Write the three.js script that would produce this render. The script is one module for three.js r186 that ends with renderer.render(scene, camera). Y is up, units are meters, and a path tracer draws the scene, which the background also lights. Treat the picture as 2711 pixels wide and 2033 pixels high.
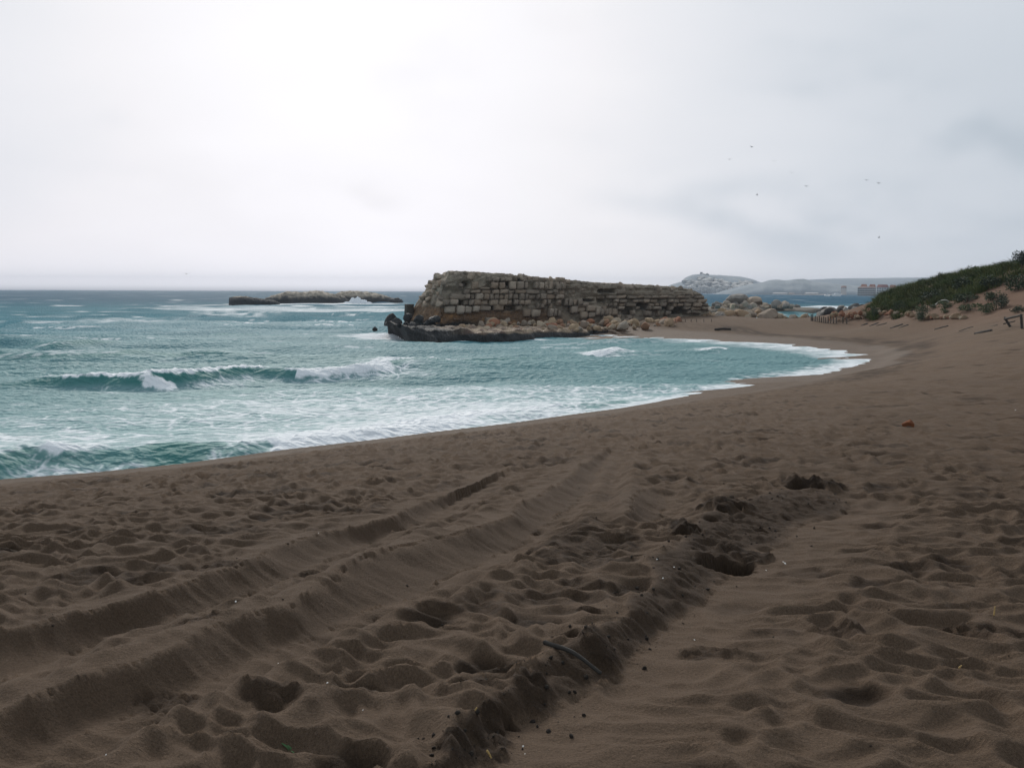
import * as THREE from 'three';
import { mergeGeometries, mergeVertices, toCreasedNormals } from 'three/addons/utils/BufferGeometryUtils.js';

// ------------------------------------------------------------------ camera, sky, sun, air
const SW = 2711, SH = 2033, EYE = 4.0;
const scene = new THREE.Scene();
const camera = new THREE.PerspectiveCamera(42, SW / SH, 0.1, 30000);
camera.position.set(0, EYE, 0);
camera.rotation.set(THREE.MathUtils.degToRad(-5.32), 0, THREE.MathUtils.degToRad(0.22), 'YXZ');
camera.updateMatrixWorld(true);
const renderer = new THREE.WebGLRenderer({ antialias: true });
renderer.setSize(1024, 767);
renderer.toneMapping = THREE.LinearToneMapping;
renderer.toneMappingExposure = 1.5;
renderer.shadowMap.enabled = true;
const SUN_AZ = -14, SUN_EL = 27, SUN_POWER = 1.5;
const AIR = 0.00018, AIR_COLOR = [0.74, 0.85, 1.0];

// ------------------------------------------------------------------ numbers and noise
const { clamp, lerp } = THREE.MathUtils;
const ss = (a, b, x) => { const t = clamp((x - a) / (b - a), 0, 1); return t * t * (3 - 2 * t); };
function rng(a) { return () => { a = (a + 0x6d2b79f5) | 0; let t = Math.imul(a ^ (a >>> 15), 1 | a); t = (t + Math.imul(t ^ (t >>> 7), 61 | t)) ^ t; return ((t ^ (t >>> 14)) >>> 0) / 4294967296; }; }
const PERM = new Uint8Array(512), GX = new Float32Array(256), GY = new Float32Array(256), GZ = new Float32Array(256), H1 = new Float32Array(256), H2 = new Float32Array(256);
{
  const r = rng(77), p = Array.from({ length: 256 }, (_, i) => i);
  for (let i = 255; i > 0; i--) { const j = Math.floor(r() * (i + 1)); [p[i], p[j]] = [p[j], p[i]]; }
  for (let i = 0; i < 512; i++) PERM[i] = p[i & 255];
  for (let i = 0; i < 256; i++) { const a = r() * 6.2832, z = r() * 2 - 1, s = Math.sqrt(1 - z * z); GX[i] = Math.cos(a) * s; GY[i] = Math.sin(a) * s; GZ[i] = z; H1[i] = r(); H2[i] = r(); }
}
const fade = (t) => t * t * t * (t * (t * 6 - 15) + 10);
function n3(x, y, z) {
  const X = Math.floor(x), Y = Math.floor(y), Z = Math.floor(z), fx = x - X, fy = y - Y, fz = z - Z, u = fade(fx), v = fade(fy), w = fade(fz);
  const g = (i, j, k) => { const h = PERM[PERM[PERM[(X + i) & 255] + ((Y + j) & 255)] + ((Z + k) & 255)]; return GX[h] * (fx - i) + GY[h] * (fy - j) + GZ[h] * (fz - k); };
  return lerp(lerp(lerp(g(0, 0, 0), g(1, 0, 0), u), lerp(g(0, 1, 0), g(1, 1, 0), u), v), lerp(lerp(g(0, 0, 1), g(1, 0, 1), u), lerp(g(0, 1, 1), g(1, 1, 1), u), v), w) * 1.6;
}
function n2(x, y) {
  const X = Math.floor(x), Y = Math.floor(y), fx = x - X, fy = y - Y, u = fade(fx), v = fade(fy), a = X & 255, b = Y & 255, a1 = (X + 1) & 255, b1 = (Y + 1) & 255;
  const h00 = PERM[PERM[a] + b], h10 = PERM[PERM[a1] + b], h01 = PERM[PERM[a] + b1], h11 = PERM[PERM[a1] + b1];
  return lerp(lerp(GX[h00] * fx + GY[h00] * fy, GX[h10] * (fx - 1) + GY[h10] * fy, u), lerp(GX[h01] * fx + GY[h01] * (fy - 1), GX[h11] * (fx - 1) + GY[h11] * (fy - 1), u), v) * 1.9;
}
function fbm2(x, y, o = 4, g = 0.5) { let s = 0, a = 1, t = 0; for (let i = 0; i < o; i++) { s += a * n2(x, y); t += a; a *= g; x = x * 2.03 + 17.3; y = y * 2.03 - 9.1; } return s / t; }
function fbm3(x, y, z, o = 4, g = 0.5) { let s = 0, a = 1, t = 0; for (let i = 0; i < o; i++) { s += a * n3(x, y, z); t += a; a *= g; x = x * 2.03 + 7.3; y = y * 2.03 - 9.1; z = z * 2.03 + 3.7; } return s / t; }
const W = { f1: 0, f2: 0, soft: 0, id: 0 };
function worley(x, y, k = 0) {              // nearest and second nearest feature point (squared), and a softened nearest
  const X = Math.floor(x), Y = Math.floor(y); let f1 = 9, f2 = 9, sum = 0, id = 0;
  for (let j = -1; j <= 1; j++) for (let i = -1; i <= 1; i++) {
    const h = PERM[PERM[(X + i) & 255] + ((Y + j) & 255)], dx = X + i + 0.1 + 0.8 * H1[h] - x, dy = Y + j + 0.1 + 0.8 * H2[h] - y, d = dx * dx + dy * dy;
    if (d < f1) { f2 = f1; f1 = d; id = h; } else if (d < f2) f2 = d;
    if (k) sum += Math.exp(-k * d);
  }
  W.f1 = f1; W.f2 = f2; W.id = id; if (k) W.soft = -Math.log(sum + 1e-9) / k;
  return W;
}
function periodic(f, n) {                   // a tile of n x n values that repeats without a seam
  const out = new Float32Array(n * n);
  for (let y = 0; y < n; y++) for (let x = 0; x < n; x++) {
    const u = x / n, v = y / n, a = ss(0.75, 1, u), b = ss(0.75, 1, v);
    out[y * n + x] = lerp(lerp(f(u, v), f(u - 1, v), a), lerp(f(u, v - 1), f(u - 1, v - 1), a), b);
  }
  return out;
}
const toS = (c) => (c <= 0.0031308 ? 12.92 * c : 1.055 * Math.pow(c, 1 / 2.4) - 0.055);
function tex(data, n, m, srgb, wrap = true) {
  const t = new THREE.DataTexture(data, n, m, THREE.RGBAFormat, THREE.UnsignedByteType);
  t.magFilter = THREE.LinearFilter; t.minFilter = THREE.LinearMipmapLinearFilter; if (wrap) t.wrapS = t.wrapT = THREE.RepeatWrapping;
  if (srgb) t.colorSpace = THREE.SRGBColorSpace; t.needsUpdate = true; return t;
}
function grey(vals, n, lo, hi, srgb) {
  const d = new Uint8Array(n * n * 4);
  for (let i = 0; i < n * n; i++) { let v = clamp(lo + (hi - lo) * vals[i], 0, 1); if (srgb) v = toS(v); v = Math.round(v * 255); d.set([v, v, v, 255], i * 4); }
  return tex(d, n, n, srgb);
}

// ------------------------------------------------------------------ sky
const sunDir = (() => { const a = THREE.MathUtils.degToRad(SUN_AZ), e = THREE.MathUtils.degToRad(SUN_EL); return new THREE.Vector3(Math.sin(a) * Math.cos(e), Math.sin(e), -Math.cos(a) * Math.cos(e)); })();
{
  const w = 1024, h = 512, data = new Float32Array(w * h * 4);
  const glow = (az, el, sig) => { const a = THREE.MathUtils.degToRad(az), e = THREE.MathUtils.degToRad(el), gx = Math.sin(a) * Math.cos(e), gy = Math.sin(e), gz = -Math.cos(a) * Math.cos(e); return (x, y, z) => { const c = Math.acos(clamp(x * gx + y * gy + z * gz, -1, 1)) * 180 / Math.PI; return Math.exp(-c * c / (2 * sig * sig)); }; };
  const g1 = glow(-7, 7.5, 15), g2 = glow(SUN_AZ, SUN_EL, 20), g3 = glow(-10, 20, 70);
  for (let r = 0; r < h; r++) for (let c = 0; c < w; c++) {
    const up = ((r + 0.5) / h - 0.5) * Math.PI, ro = ((c + 0.5) / w - 0.5) * 2 * Math.PI, x = Math.cos(ro) * Math.cos(up), z = Math.sin(ro) * Math.cos(up), y = Math.sin(up);
    const k = 1 / (Math.max(y, 0) + 0.16), big = fbm2(x * k * 0.9 + 3.1, z * k * 0.9 + 1.7, 4), wisp = fbm3(x * 5.2, y * 15, z * 5.2 + 4.2, 5);
    let L = 0.335 + 0.125 * g3(x, y, z) + 0.16 * g1(x, y, z) + 0.11 * g2(x, y, z); L *= 1 + 0.36 * Math.exp(-Math.max(y, 0) / 0.035) * (0.75 - 0.7 * x);
    L *= 1 + 0.06 * big - 0.09 * ss(0.12, 0.6, wisp) * (1 - 0.65 * g1(x, y, z));
    const az = Math.atan2(x, -z) * 180 / Math.PI, el = up * 180 / Math.PI;
    const blob = (a, e, sa, se, t) => { const da = az - a, de = el - e - t * da; return Math.exp(-(da * da) / (sa * sa) - (de * de) / (se * se)); };
    const nn = 0.42 + 2.2 * fbm3(x * 9, y * 26, z * 9, 5);
    const cl = clamp(nn, 0, 1.1) * (0.2 * blob(23, 8.6, 5, 1.7, -0.42) + 0.17 * blob(-8.3, 5.0, 1.7, 0.9, 0.1) + 0.15 * blob(16, 4.0, 9, 2.2, -0.08));
    L *= 1 - cl;
    const blue = clamp((0.63 - L) * 2.6, 0, 1), hz = Math.exp(-Math.max(el, 0) / 5) * 0.05 * (az < 0 ? 1 : 0.3);
    const i = (r * w + c) * 4;
    data[i] = 0.995 * L * (1 - 0.27 * blue) * (1 + hz * 0.4); data[i + 1] = 0.985 * L * (1 - 0.085 * blue); data[i + 2] = 1.015 * L * (1 + 0.05 * blue) * (1 + hz * 0.4); data[i + 3] = 1;
    if (y < 0) { data[i] = 0.18; data[i + 1] = 0.2; data[i + 2] = 0.22; }
  }
  const t = new THREE.DataTexture(data, w, h, THREE.RGBAFormat, THREE.FloatType);
  t.mapping = THREE.EquirectangularReflectionMapping; t.magFilter = THREE.LinearFilter; t.needsUpdate = true;
  scene.background = t; scene.environment = t;
}
const sun = new THREE.DirectionalLight(new THREE.Color().setRGB(1, 0.95, 0.88), SUN_POWER);
sun.name = 'sun'; sun.position.copy(sunDir).multiplyScalar(200).add(new THREE.Vector3(0, 0, -50)); sun.target.position.set(0, 0, -50);
sun.castShadow = true; sun.shadow.radius = 22; sun.shadow.mapSize.set(4096, 4096);
Object.assign(sun.shadow.camera, { left: -90, right: 90, top: 90, bottom: -90, near: 1, far: 500 });
scene.add(sun, sun.target);
if (AIR) scene.fog = new THREE.FogExp2(new THREE.Color().setRGB(...AIR_COLOR), AIR);

// ------------------------------------------------------------------ scene helpers
const taken = {};
const numbered = (n) => { taken[n] = (taken[n] ?? -1) + 1; return taken[n] ? n + '_' + String(taken[n]).padStart(3, '0') : n; };
function tag(o, label, category, group, kind) { if (label) o.userData.label = label; if (category) o.userData.category = category; if (group) o.userData.group = group; if (kind) o.userData.kind = kind; return o; }
function mesh(name, g, m, parent = scene) { const o = new THREE.Mesh(g, m); o.name = parent === scene ? numbered(name) : name; o.castShadow = o.receiveShadow = true; parent.add(o); return o; }
function base(name, x = 0, y = 0, z = 0, turn = 0) { const o = new THREE.Group(); o.name = numbered(name); o.position.set(x, y, z); o.rotation.y = turn; scene.add(o); return o; }
const std = (rgb, roughness = 0.9, extra = {}) => new THREE.MeshStandardMaterial({ color: new THREE.Color().setRGB(...rgb), roughness, ...extra });
const rayV = new THREE.Vector3();
function ray(sx, sy) { return rayV.set(sx / SW * 2 - 1, 1 - sy / SH * 2, 0.5).unproject(camera).sub(camera.position).normalize().clone(); }
function atY(sx, sy, y) { const d = ray(sx, sy), t = (y - EYE) / d.y; return new THREE.Vector3(d.x * t, y, d.z * t); }
function atD(sx, sy, dist) { const d = ray(sx, sy), t = dist / Math.hypot(d.x, d.z); return new THREE.Vector3(d.x * t, EYE + d.y * t, d.z * t); }  // at a horizontal distance
// readings of the photograph taken from enlargements: origin and scale of each
const Z1 = (x, y) => [x / 1.58, 1150 + y / 1.58], Z2 = (x, y) => [1050 + x / 4.916, 690 + y / 4.916], Z3 = (x, y) => [1450 + x / 4.424, 720 + y / 4.424], Z4 = (x, y) => [1780 + x / 3.568, 680 + y / 3.568];
const Z5 = (x, y) => [2200 + x / 4.329, 640 + y / 4.329], Z7 = (x, y) => [x / 2.212, 740 + y / 2.212], Z8 = (x, y) => [1000 + x / 1.58, 850 + y / 1.58], ZB = (x, y) => [1300 + x / 1.568, 1100 + y / 1.568], ZD = (x, y) => [x * 1.2256, y * 1.2256];
function nearest(P, x, z) {                 // nearest point of a polyline of {x, z}: distance, side (right positive), place along it
  let bd = 1e18, bi = 0, bt = 0, bs = 1;
  for (let i = 0; i + 1 < P.length; i++) {
    const a = P[i], b = P[i + 1], dx = b.x - a.x, dz = b.z - a.z, t = clamp(((x - a.x) * dx + (z - a.z) * dz) / (dx * dx + dz * dz), 0, 1), ex = x - a.x - t * dx, ez = z - a.z - t * dz, d = ex * ex + ez * ez;
    if (d < bd) { bd = d; bi = i; bt = t; bs = -ex * dz + ez * dx; }
  }
  return { d: Math.sqrt(bd), side: bs >= 0 ? 1 : -1, i: bi, t: bt, s: (bi + bt) / (P.length - 1) };
}
const along = (P, q, key) => lerp(P[q.i][key], P[q.i + 1][key], q.t);
function spline(pts, n) { const c = new THREE.CatmullRomCurve3(pts.map((p) => new THREE.Vector3(p.x, p.y ?? 0, p.z)), false, 'centripetal'); return Array.from({ length: n + 1 }, (_, i) => { const u = i / n, f = u * (pts.length - 1), k = Math.min(Math.floor(f), pts.length - 2), v = c.getPoint(u), o = { x: v.x, y: v.y, z: v.z }; for (const key in pts[0]) if (!(key in o)) o[key] = lerp(pts[k][key], pts[k + 1][key], f - k); return o; }); }

// ------------------------------------------------------------------ the beach: its edge, its lie, its marks
// edge of the sand (photograph px, height of the sand there), from the left along the near shore, round the bay and along the far shore
const edgePx = [[-500, 1325, 0.85], [-200, 1292, 0.8], ...[[0, 1035, 0.7], [200, 1020, 0.68], [400, 1000, 0.66], [620, 970, 0.62], [800, 950, 0.58], [950, 931, 0.54], [1100, 914, 0.5], [1250, 893, 0.38], [1400, 874, 0.26], [1500, 860, 0.18], [1600, 845, 0.12], [1700, 828, 0.08], [1780, 813, 0.05], [1840, 802, 0.035],
  [1876, 790, 0.03], [1868, 787, 0.02], [1890, 781, 0.02], [1876, 778, 0.015], [1898, 772, 0.015], [1862, 769, 0.015], [1876, 764, 0.015], [1832, 761.5, 0.015], [1840, 756, 0.015], [1806, 754, 0.015], [1770, 748, 0.015], [1700, 743.5, 0.015], [1600, 736, 0.015], [1480, 729.5, 0.015], [1380, 725, 0.02], [1320, 722, 0.03]].map(([x, y, h]) => [...ZD(x, y), h])];
const edge = edgePx.map(([x, y, h]) => { const p = atY(x, y, h); return { x: p.x, z: p.z, h }; });
edge.unshift({ x: -70, z: 2, h: 0.9 }, { x: -38, z: -7, h: 0.9 });
edge.push({ x: 4, z: -96, h: 0.3 }, { x: -6, z: -98, h: 0.2 }, { x: -4, z: -104, h: 0.2 }, { x: 10, z: -112, h: 0.4 }, { x: 24, z: -119, h: 0.6 }, { x: 34, z: -118, h: 0.6 }, { x: 42, z: -119, h: 0.7 }, { x: 49, z: -126, h: 0.8 }, { x: 70, z: -150, h: 1 }, { x: 160, z: -190, h: 1 });
const landRing = [...edge, { x: 3000, z: -600 }, { x: 3000, z: 2000 }, { x: -3000, z: 2000 }, { x: -3000, z: 300 }];
function onLand(x, z) { let c = false; for (let i = 0, j = landRing.length - 1; i < landRing.length; j = i++) { const a = landRing[i], b = landRing[j]; if ((a.z > z) !== (b.z > z) && x < ((b.x - a.x) * (z - a.z)) / (b.z - a.z) + a.x) c = !c; } return c; }
// heights of the dry sand and of the dune
const lie = [[0, 5, 2.5], [0, 0, 2.38], [-7, 1, 2.25], [9, 1, 2.5], [-16, 2, 2.0], [18, 2, 2.8], [-25, 4, 1.7], [-5, -8, 1.9], [2, -9, 1.95], [9, -9, 2.1], [0, -17, 1.4], [7, -20, 1.45], [14, -22, 1.75], [20, -18, 2.3], [11, -33, 0.95], [17, -36, 1.25], [21.5, -43, 1.75], [27, -30, 3.2],
  [23, -50, 1.0], [27, -57, 1.6], [25, -64, 0.5], [30, -73, 1.2], [26, -80, 0.6], [33, -90, 1.4], [22, -95, 0.75], [18, -100, 1.05], [12, -100, 0.9], [23, -111, 1.35], [30, -103, 1.35], [36, -108, 1.4],
  [40, -111, 1.8], [41.3, -108, 3.9], [41.6, -100, 4.9], [41.6, -94, 5.6], [41.8, -87, 6.0], [42.2, -82, 6.4], [43.5, -72, 6.1], [45, -58, 6.4], [43, -44, 5.6], [38, -30, 4.6], [36.5, -84, 3.6], [36.8, -95, 3.2], [35.5, -76, 3.5], [34.5, -64, 3.4], [32, -52, 3.1],
  [48, -100, 4.0], [50, -85, 5.4], [55, -60, 6], [60, -110, 3], [60, -30, 5.5], [60, 5, 5], [30, 8, 3.6], [-40, 12, 2.2], [70, -90, 5], [0, 30, 3]].map(([x, z, h]) => ({ x, z, h }));
const knots = [...lie, ...edge.filter((e, i) => i < edge.length - 1)];
const tps = (() => {
  const n = knots.length, N = n + 3, A = Array.from({ length: N }, () => new Float64Array(N + 1));
  const U = (r2) => (r2 > 1e-9 ? 0.5 * r2 * Math.log(r2) : 0);
  for (let i = 0; i < n; i++) { for (let j = 0; j < n; j++) A[i][j] = U((knots[i].x - knots[j].x) ** 2 + (knots[i].z - knots[j].z) ** 2); A[i][i] += 0.6; A[i][n] = A[n][i] = 1; A[i][n + 1] = A[n + 1][i] = knots[i].x; A[i][n + 2] = A[n + 2][i] = knots[i].z; A[i][N] = knots[i].h; }
  for (let c = 0; c < N; c++) { let p = c; for (let r = c + 1; r < N; r++) if (Math.abs(A[r][c]) > Math.abs(A[p][c])) p = r; [A[c], A[p]] = [A[p], A[c]]; for (let r = 0; r < N; r++) if (r !== c && A[r][c]) { const f = A[r][c] / A[c][c]; for (let k = c; k <= N; k++) A[r][k] -= f * A[c][k]; } }
  const w = A.map((r, i) => r[N] / r[i]);
  return (x, z) => { let s = w[n] + w[n + 1] * x + w[n + 2] * z; for (let i = 0; i < n; i++) { const dx = x - knots[i].x, dz = z - knots[i].z, r = dx * dx + dz * dz; if (r > 1e-9) s += w[i] * 0.5 * r * Math.log(r); } return s; };
})();
const G = { h: 0, sd: 0 };
function ground(x, z) {                     // smooth lie of the land; sd: metres seaward of the edge (negative inland)
  const q = nearest(edge, x, z), land = onLand(x, z), hc = along(edge, q, 'h');
  G.sd = land ? -q.d : q.d;
  if (land) {
    const cx = clamp(x, -40, 60), cz = clamp(z, -125, 25), off = Math.hypot(x - cx, z - cz);
    G.h = lerp(Math.max(tps(cx, cz), Math.min(hc, 0.015)), 3.5, ss(0, 60, off));
    if (q.d < 1.2) G.h = lerp(hc, G.h, ss(0, 1.2, q.d));
  } else G.h = Math.max(hc - q.d * clamp(hc * 0.75, 0.05, 0.26), -2.2 - ss(8, 40, q.d) * 3);
  return G.h;
}
function atGround(sx, sy, lift = 0) {       // where the sight line through a pixel meets the land
  const d = ray(sx, sy); let t = 1, dt = 0.25;
  let low = 9, lt = 0; for (let i = 0; i < 900; i++) { const x = d.x * t, z = d.z * t, gap = EYE + d.y * t - ground(x, z); if (gap < low) { low = gap; lt = t; } if (EYE + d.y * t < ground(x, z) + lift) { t -= dt; dt *= 0.25; if (dt < 0.004) break; } t += dt; if (t > 140) { t = lt; return { x: d.x * t, y: ground(d.x * t, d.z * t), z: d.z * t }; } }
  return { x: d.x * t, y: EYE + d.y * t, z: d.z * t };
}
const onG = (Z, pts, lift, n = 40) => spline(pts.map(([x, y]) => atGround(...Z(x, y), lift)), n);
const toZ1 = (x, y) => [(1300 + x / 1.568) * 1.58, (1100 + y / 1.568 - 1150) * 1.58];   // right-hand enlargement read in the left-hand one's numbers
const ruts = [
  { crest: onG(Z1, [[-300, 850], [0, 805], [330, 730], [680, 640], [860, 570], [1000, 530], [1180, 455], [1450, 380], [1650, 335], [1720, 290], [1900, 230], [2100, 140], [2260, 85]], 0.05),
    foot: onG(Z1, [[-300, 1120], [0, 1030], [280, 900], [560, 805], [830, 735], [1000, 668], [1280, 575], [1540, 455], [1740, 385], [1870, 310], [2060, 195], [2320, 128]], -0.09), up: 0.045, down: 0.11, open: 0.55, rough: 0 },
  { crest: onG(Z1, [[-300, 1290], [0, 1140], [280, 1035], [540, 940], [720, 880], [900, 800], [1100, 730], [1240, 700], [1400, 590], [1700, 460], [1960, 390], [2130, 330], toZ1(110, 370), toZ1(200, 325), toZ1(300, 262), toZ1(400, 180), toZ1(500, 120), toZ1(570, 92)], 0.05),
    foot: onG(Z1, [[-100, 1520], [200, 1320], [450, 1215], [700, 1100], [950, 985], [1120, 915], [1400, 800], [1650, 705], [1900, 575], [2180, 452], toZ1(200, 470), toZ1(340, 385), toZ1(420, 290), toZ1(455, 235), toZ1(510, 150), toZ1(580, 105)], -0.09), up: 0.05, down: 0.12, open: 0.5, rough: 0 },
  { crest: onG(ZB, [[560, 420], [610, 330], [640, 300], [690, 290]], 0.03, 20), foot: onG(ZB, [[640, 460], [700, 400], [735, 355], [715, 300]], -0.05, 20), up: 0.03, down: 0.09, open: 0.5, rough: 0 },
  { crest: onG(ZB, [[-620, 1700], [-330, 1420], [-160, 1270], [0, 1130], [110, 1030], [230, 950], [400, 830], [560, 750], [640, 640], [700, 512], [820, 430], [960, 352], [1080, 315], [1200, 288], [1290, 262], [1400, 248]], 0.08),
    foot: onG(ZB, [[-420, 1730], [-120, 1490], [0, 1385], [130, 1305], [350, 1180], [560, 1030], [800, 830], [960, 690], [1060, 625], [1150, 570], [1290, 480], [1440, 410], [1540, 360], [1620, 325]], -0.085), up: 0.035, down: 0.085, open: 1.1, rough: 1 },
];
// thin wheel marks running beside the two big ruts
const thin = [onG(Z1, [[0, 1085], [380, 930], [760, 795], [1060, 690], [1300, 590], [1550, 455], [1800, 400], [2100, 250]], 0), onG(Z1, [[150, 1395], [520, 1200], [900, 1040], [1300, 860], [1600, 730], [1900, 630], [2200, 500]], 0), onG(ZB, [[455, 470], [490, 350], [520, 260], [545, 170]], 0, 20)];
const pits = [[1922, 1478, 0.17, 0.36], [1958, 1470, 0.12, 0.26], [1805, 1420, 0.09, 0.2], [1838, 1410, 0.06, 0.12], [1885, 1382, 0.06, 0.13], [1915, 1368, 0.045, 0.1], [1955, 1356, 0.06, 0.13], [1985, 1330, 0.06, 0.12], [2020, 1392, 0.07, 0.12], [2084, 1358, 0.05, 0.1], [2115, 1290, 0.13, 0.2], [2168, 1292, 0.08, 0.15], [1705, 1475, 0.05, 0.1], [1560, 1620, 0.06, 0.1], [1500, 1690, 0.07, 0.12], [1300, 1900, 0.05, 0.05], [1345, 1870, 0.04, 0.05]].map(([a, b, r, d]) => ({ ...atGround(a, b), r, d })), R = { h: 0, damp: 0, rough: 0, calm: 0 };
function marks(x, z) {
  R.h = R.damp = R.rough = R.calm = 0;
  if (z < -34 || z > 4 || Math.abs(x) > 17) return R;
  for (const r of ruts) {
    const wob = (r.rough ? 0.09 : 0.035) * n2(x * 1.3 + 5, z * 1.3) + 0.02 * n2(x * 4, z * 4 + 3), c = nearest(r.crest, x + wob, z + wob), f = nearest(r.foot, x + wob, z + wob), dc = c.d * c.side, df = f.d * f.side;
    if (Math.min(c.d, f.d) > 1.6) continue;
    const end = ss(0, 0.03, Math.min(c.s, f.s) + 0.001) * (1 - ss(0.86, 0.995, Math.max(c.s, f.s)));
    let h, face = 0;
    if (dc > 0 && df < 0) { const t = dc / (dc - df); face = Math.sin(Math.PI * t); h = lerp(r.up, -r.down, r.rough ? lerp(t, ss(0, 1, t), 0.5) : 1 - Math.pow(1 - t * t / (t + 0.07) * 1.07, 1.7)); }
    else if (dc <= 0) h = r.up * Math.exp(-Math.pow(c.d / 0.26, 1.0));
    else h = -r.down * (1 - ss(0, r.open, f.d)) + (r.rough ? 0 : 0.03 * Math.exp(-((f.d - 0.5) ** 2) / 0.02));
    if (face > 0 && !r.rough) { const a = c.s * 46, g = n2(a * 2.1, dc * 1.5) * 0.006 + n2(a * 6.3, dc * 2 + 9) * 0.005; h += g * face; }
    if (face > 0 && r.rough) { h += face * (0.06 * fbm2(x * 3.5, z * 3.5, 4) + 0.035 * Math.abs(n2(x * 9, z * 9)) + 0.05 * (0.35 - Math.min(0.5, worley(x * 7 + n2(x * 5, z * 5), z * 7).f1))); R.rough = Math.max(R.rough, Math.min(1, face * 1.5) * end); }
    if (dc < 0 && !r.rough) R.calm = Math.max(R.calm, 0.85 * end * Math.exp(-((c.d / 0.3) ** 2))); if (!r.rough) h *= lerp(1, 0.6, ss(0.5, 0.9, Math.max(c.s, f.s))); else h *= lerp(0.6, 1, ss(0.03, 0.25, Math.max(c.s, f.s))); R.h += h * end; R.damp = Math.max(R.damp, (r.rough ? 0.95 : 0.3) * ss(0, 0.6, face) * end);  // damp trench faces; on smooth rut faces this is shade painted dark
    R.calm = Math.max(R.calm, end * Math.max(ss(0, 0.25, face), dc > 0 && df > 0 ? 0.72 * (1 - ss(0, r.open, f.d)) : 0));
    if (r.rough && df > 0) R.calm = Math.max(R.calm, end * 0.7 * (1 - ss(0.3, 0.9, f.d)));
  }
  for (const p of thin) { const q = nearest(p, x, z); if (q.d < 0.5) { const e = ss(0, 0.1, q.s) * (1 - ss(0.85, 1, q.s)); R.h += e * (-0.035 * Math.exp(-((q.d / 0.09) ** 2)) + 0.028 * Math.exp(-(((q.d - 0.2) / 0.09) ** 2))); R.calm = Math.max(R.calm, 0.5 * e * (1 - ss(0.1, 0.4, q.d))); } }
  for (const p of pits) { if (Math.abs(x - p.x) > p.r * 2 || Math.abs(z - p.z) > p.r * 2) continue; const pe = Math.hypot((x - p.x) / p.r, (z - p.z) / p.r) + 0.3 * n2(x * 6, z * 6) + 0.15 * n2(x * 17, z * 17); if (pe < 1.3) { R.h -= p.d * (1 - ss(0.55, 1.1, pe)); R.damp = Math.max(R.damp, 1.15 * (1 - ss(0.9, 1.3, pe))); } }  // dark of the pits is shade of the hollow painted into the colour
  return R;
}
const D = { h: 0, dark: 0, wet: 0 };
const crusts = [[1540, 1386, 82, 20], [1820, 1352, 80, 17], [2120, 1360, 95, 20], [1000, 1475, 65, 16], [745, 1482, 75, 16], [590, 1495, 70, 22], [1310, 1183, 48, 9], [1175, 1180, 40, 10], [350, 1475, 60, 26], [420, 1350, 60, 16], [860, 1305, 60, 8], [480, 1222, 40, 10], [1230, 1255, 25, 8], [1050, 1300, 28, 7], [700, 1215, 60, 8], [2060, 1350, 60, 12], [1058, 1565, 50, 46, 0.02], [985, 1612, 44, 30, 0.012], [1150, 1480, 46, 34, 0.025], [1290, 1400, 44, 26, 0.04], [1728, 1046, 46, 13, 0.02], [1790, 1048, 36, 11, 0.015], [1610, 1182, 60, 16, 0.03], [1478, 1150, 34, 20, 0.012], [1560, 1100, 60, 20, 0.05]].map(([x, y, w, h, m = 0]) => { const p = atGround(...ZD(x, y)), l = Math.hypot(p.x, p.y - EYE, p.z); return { x: p.x, z: p.z, m, w: w / 2160 * l, d: h / 2160 * l / Math.max(0.12, (EYE - p.y) / l) }; });
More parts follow.
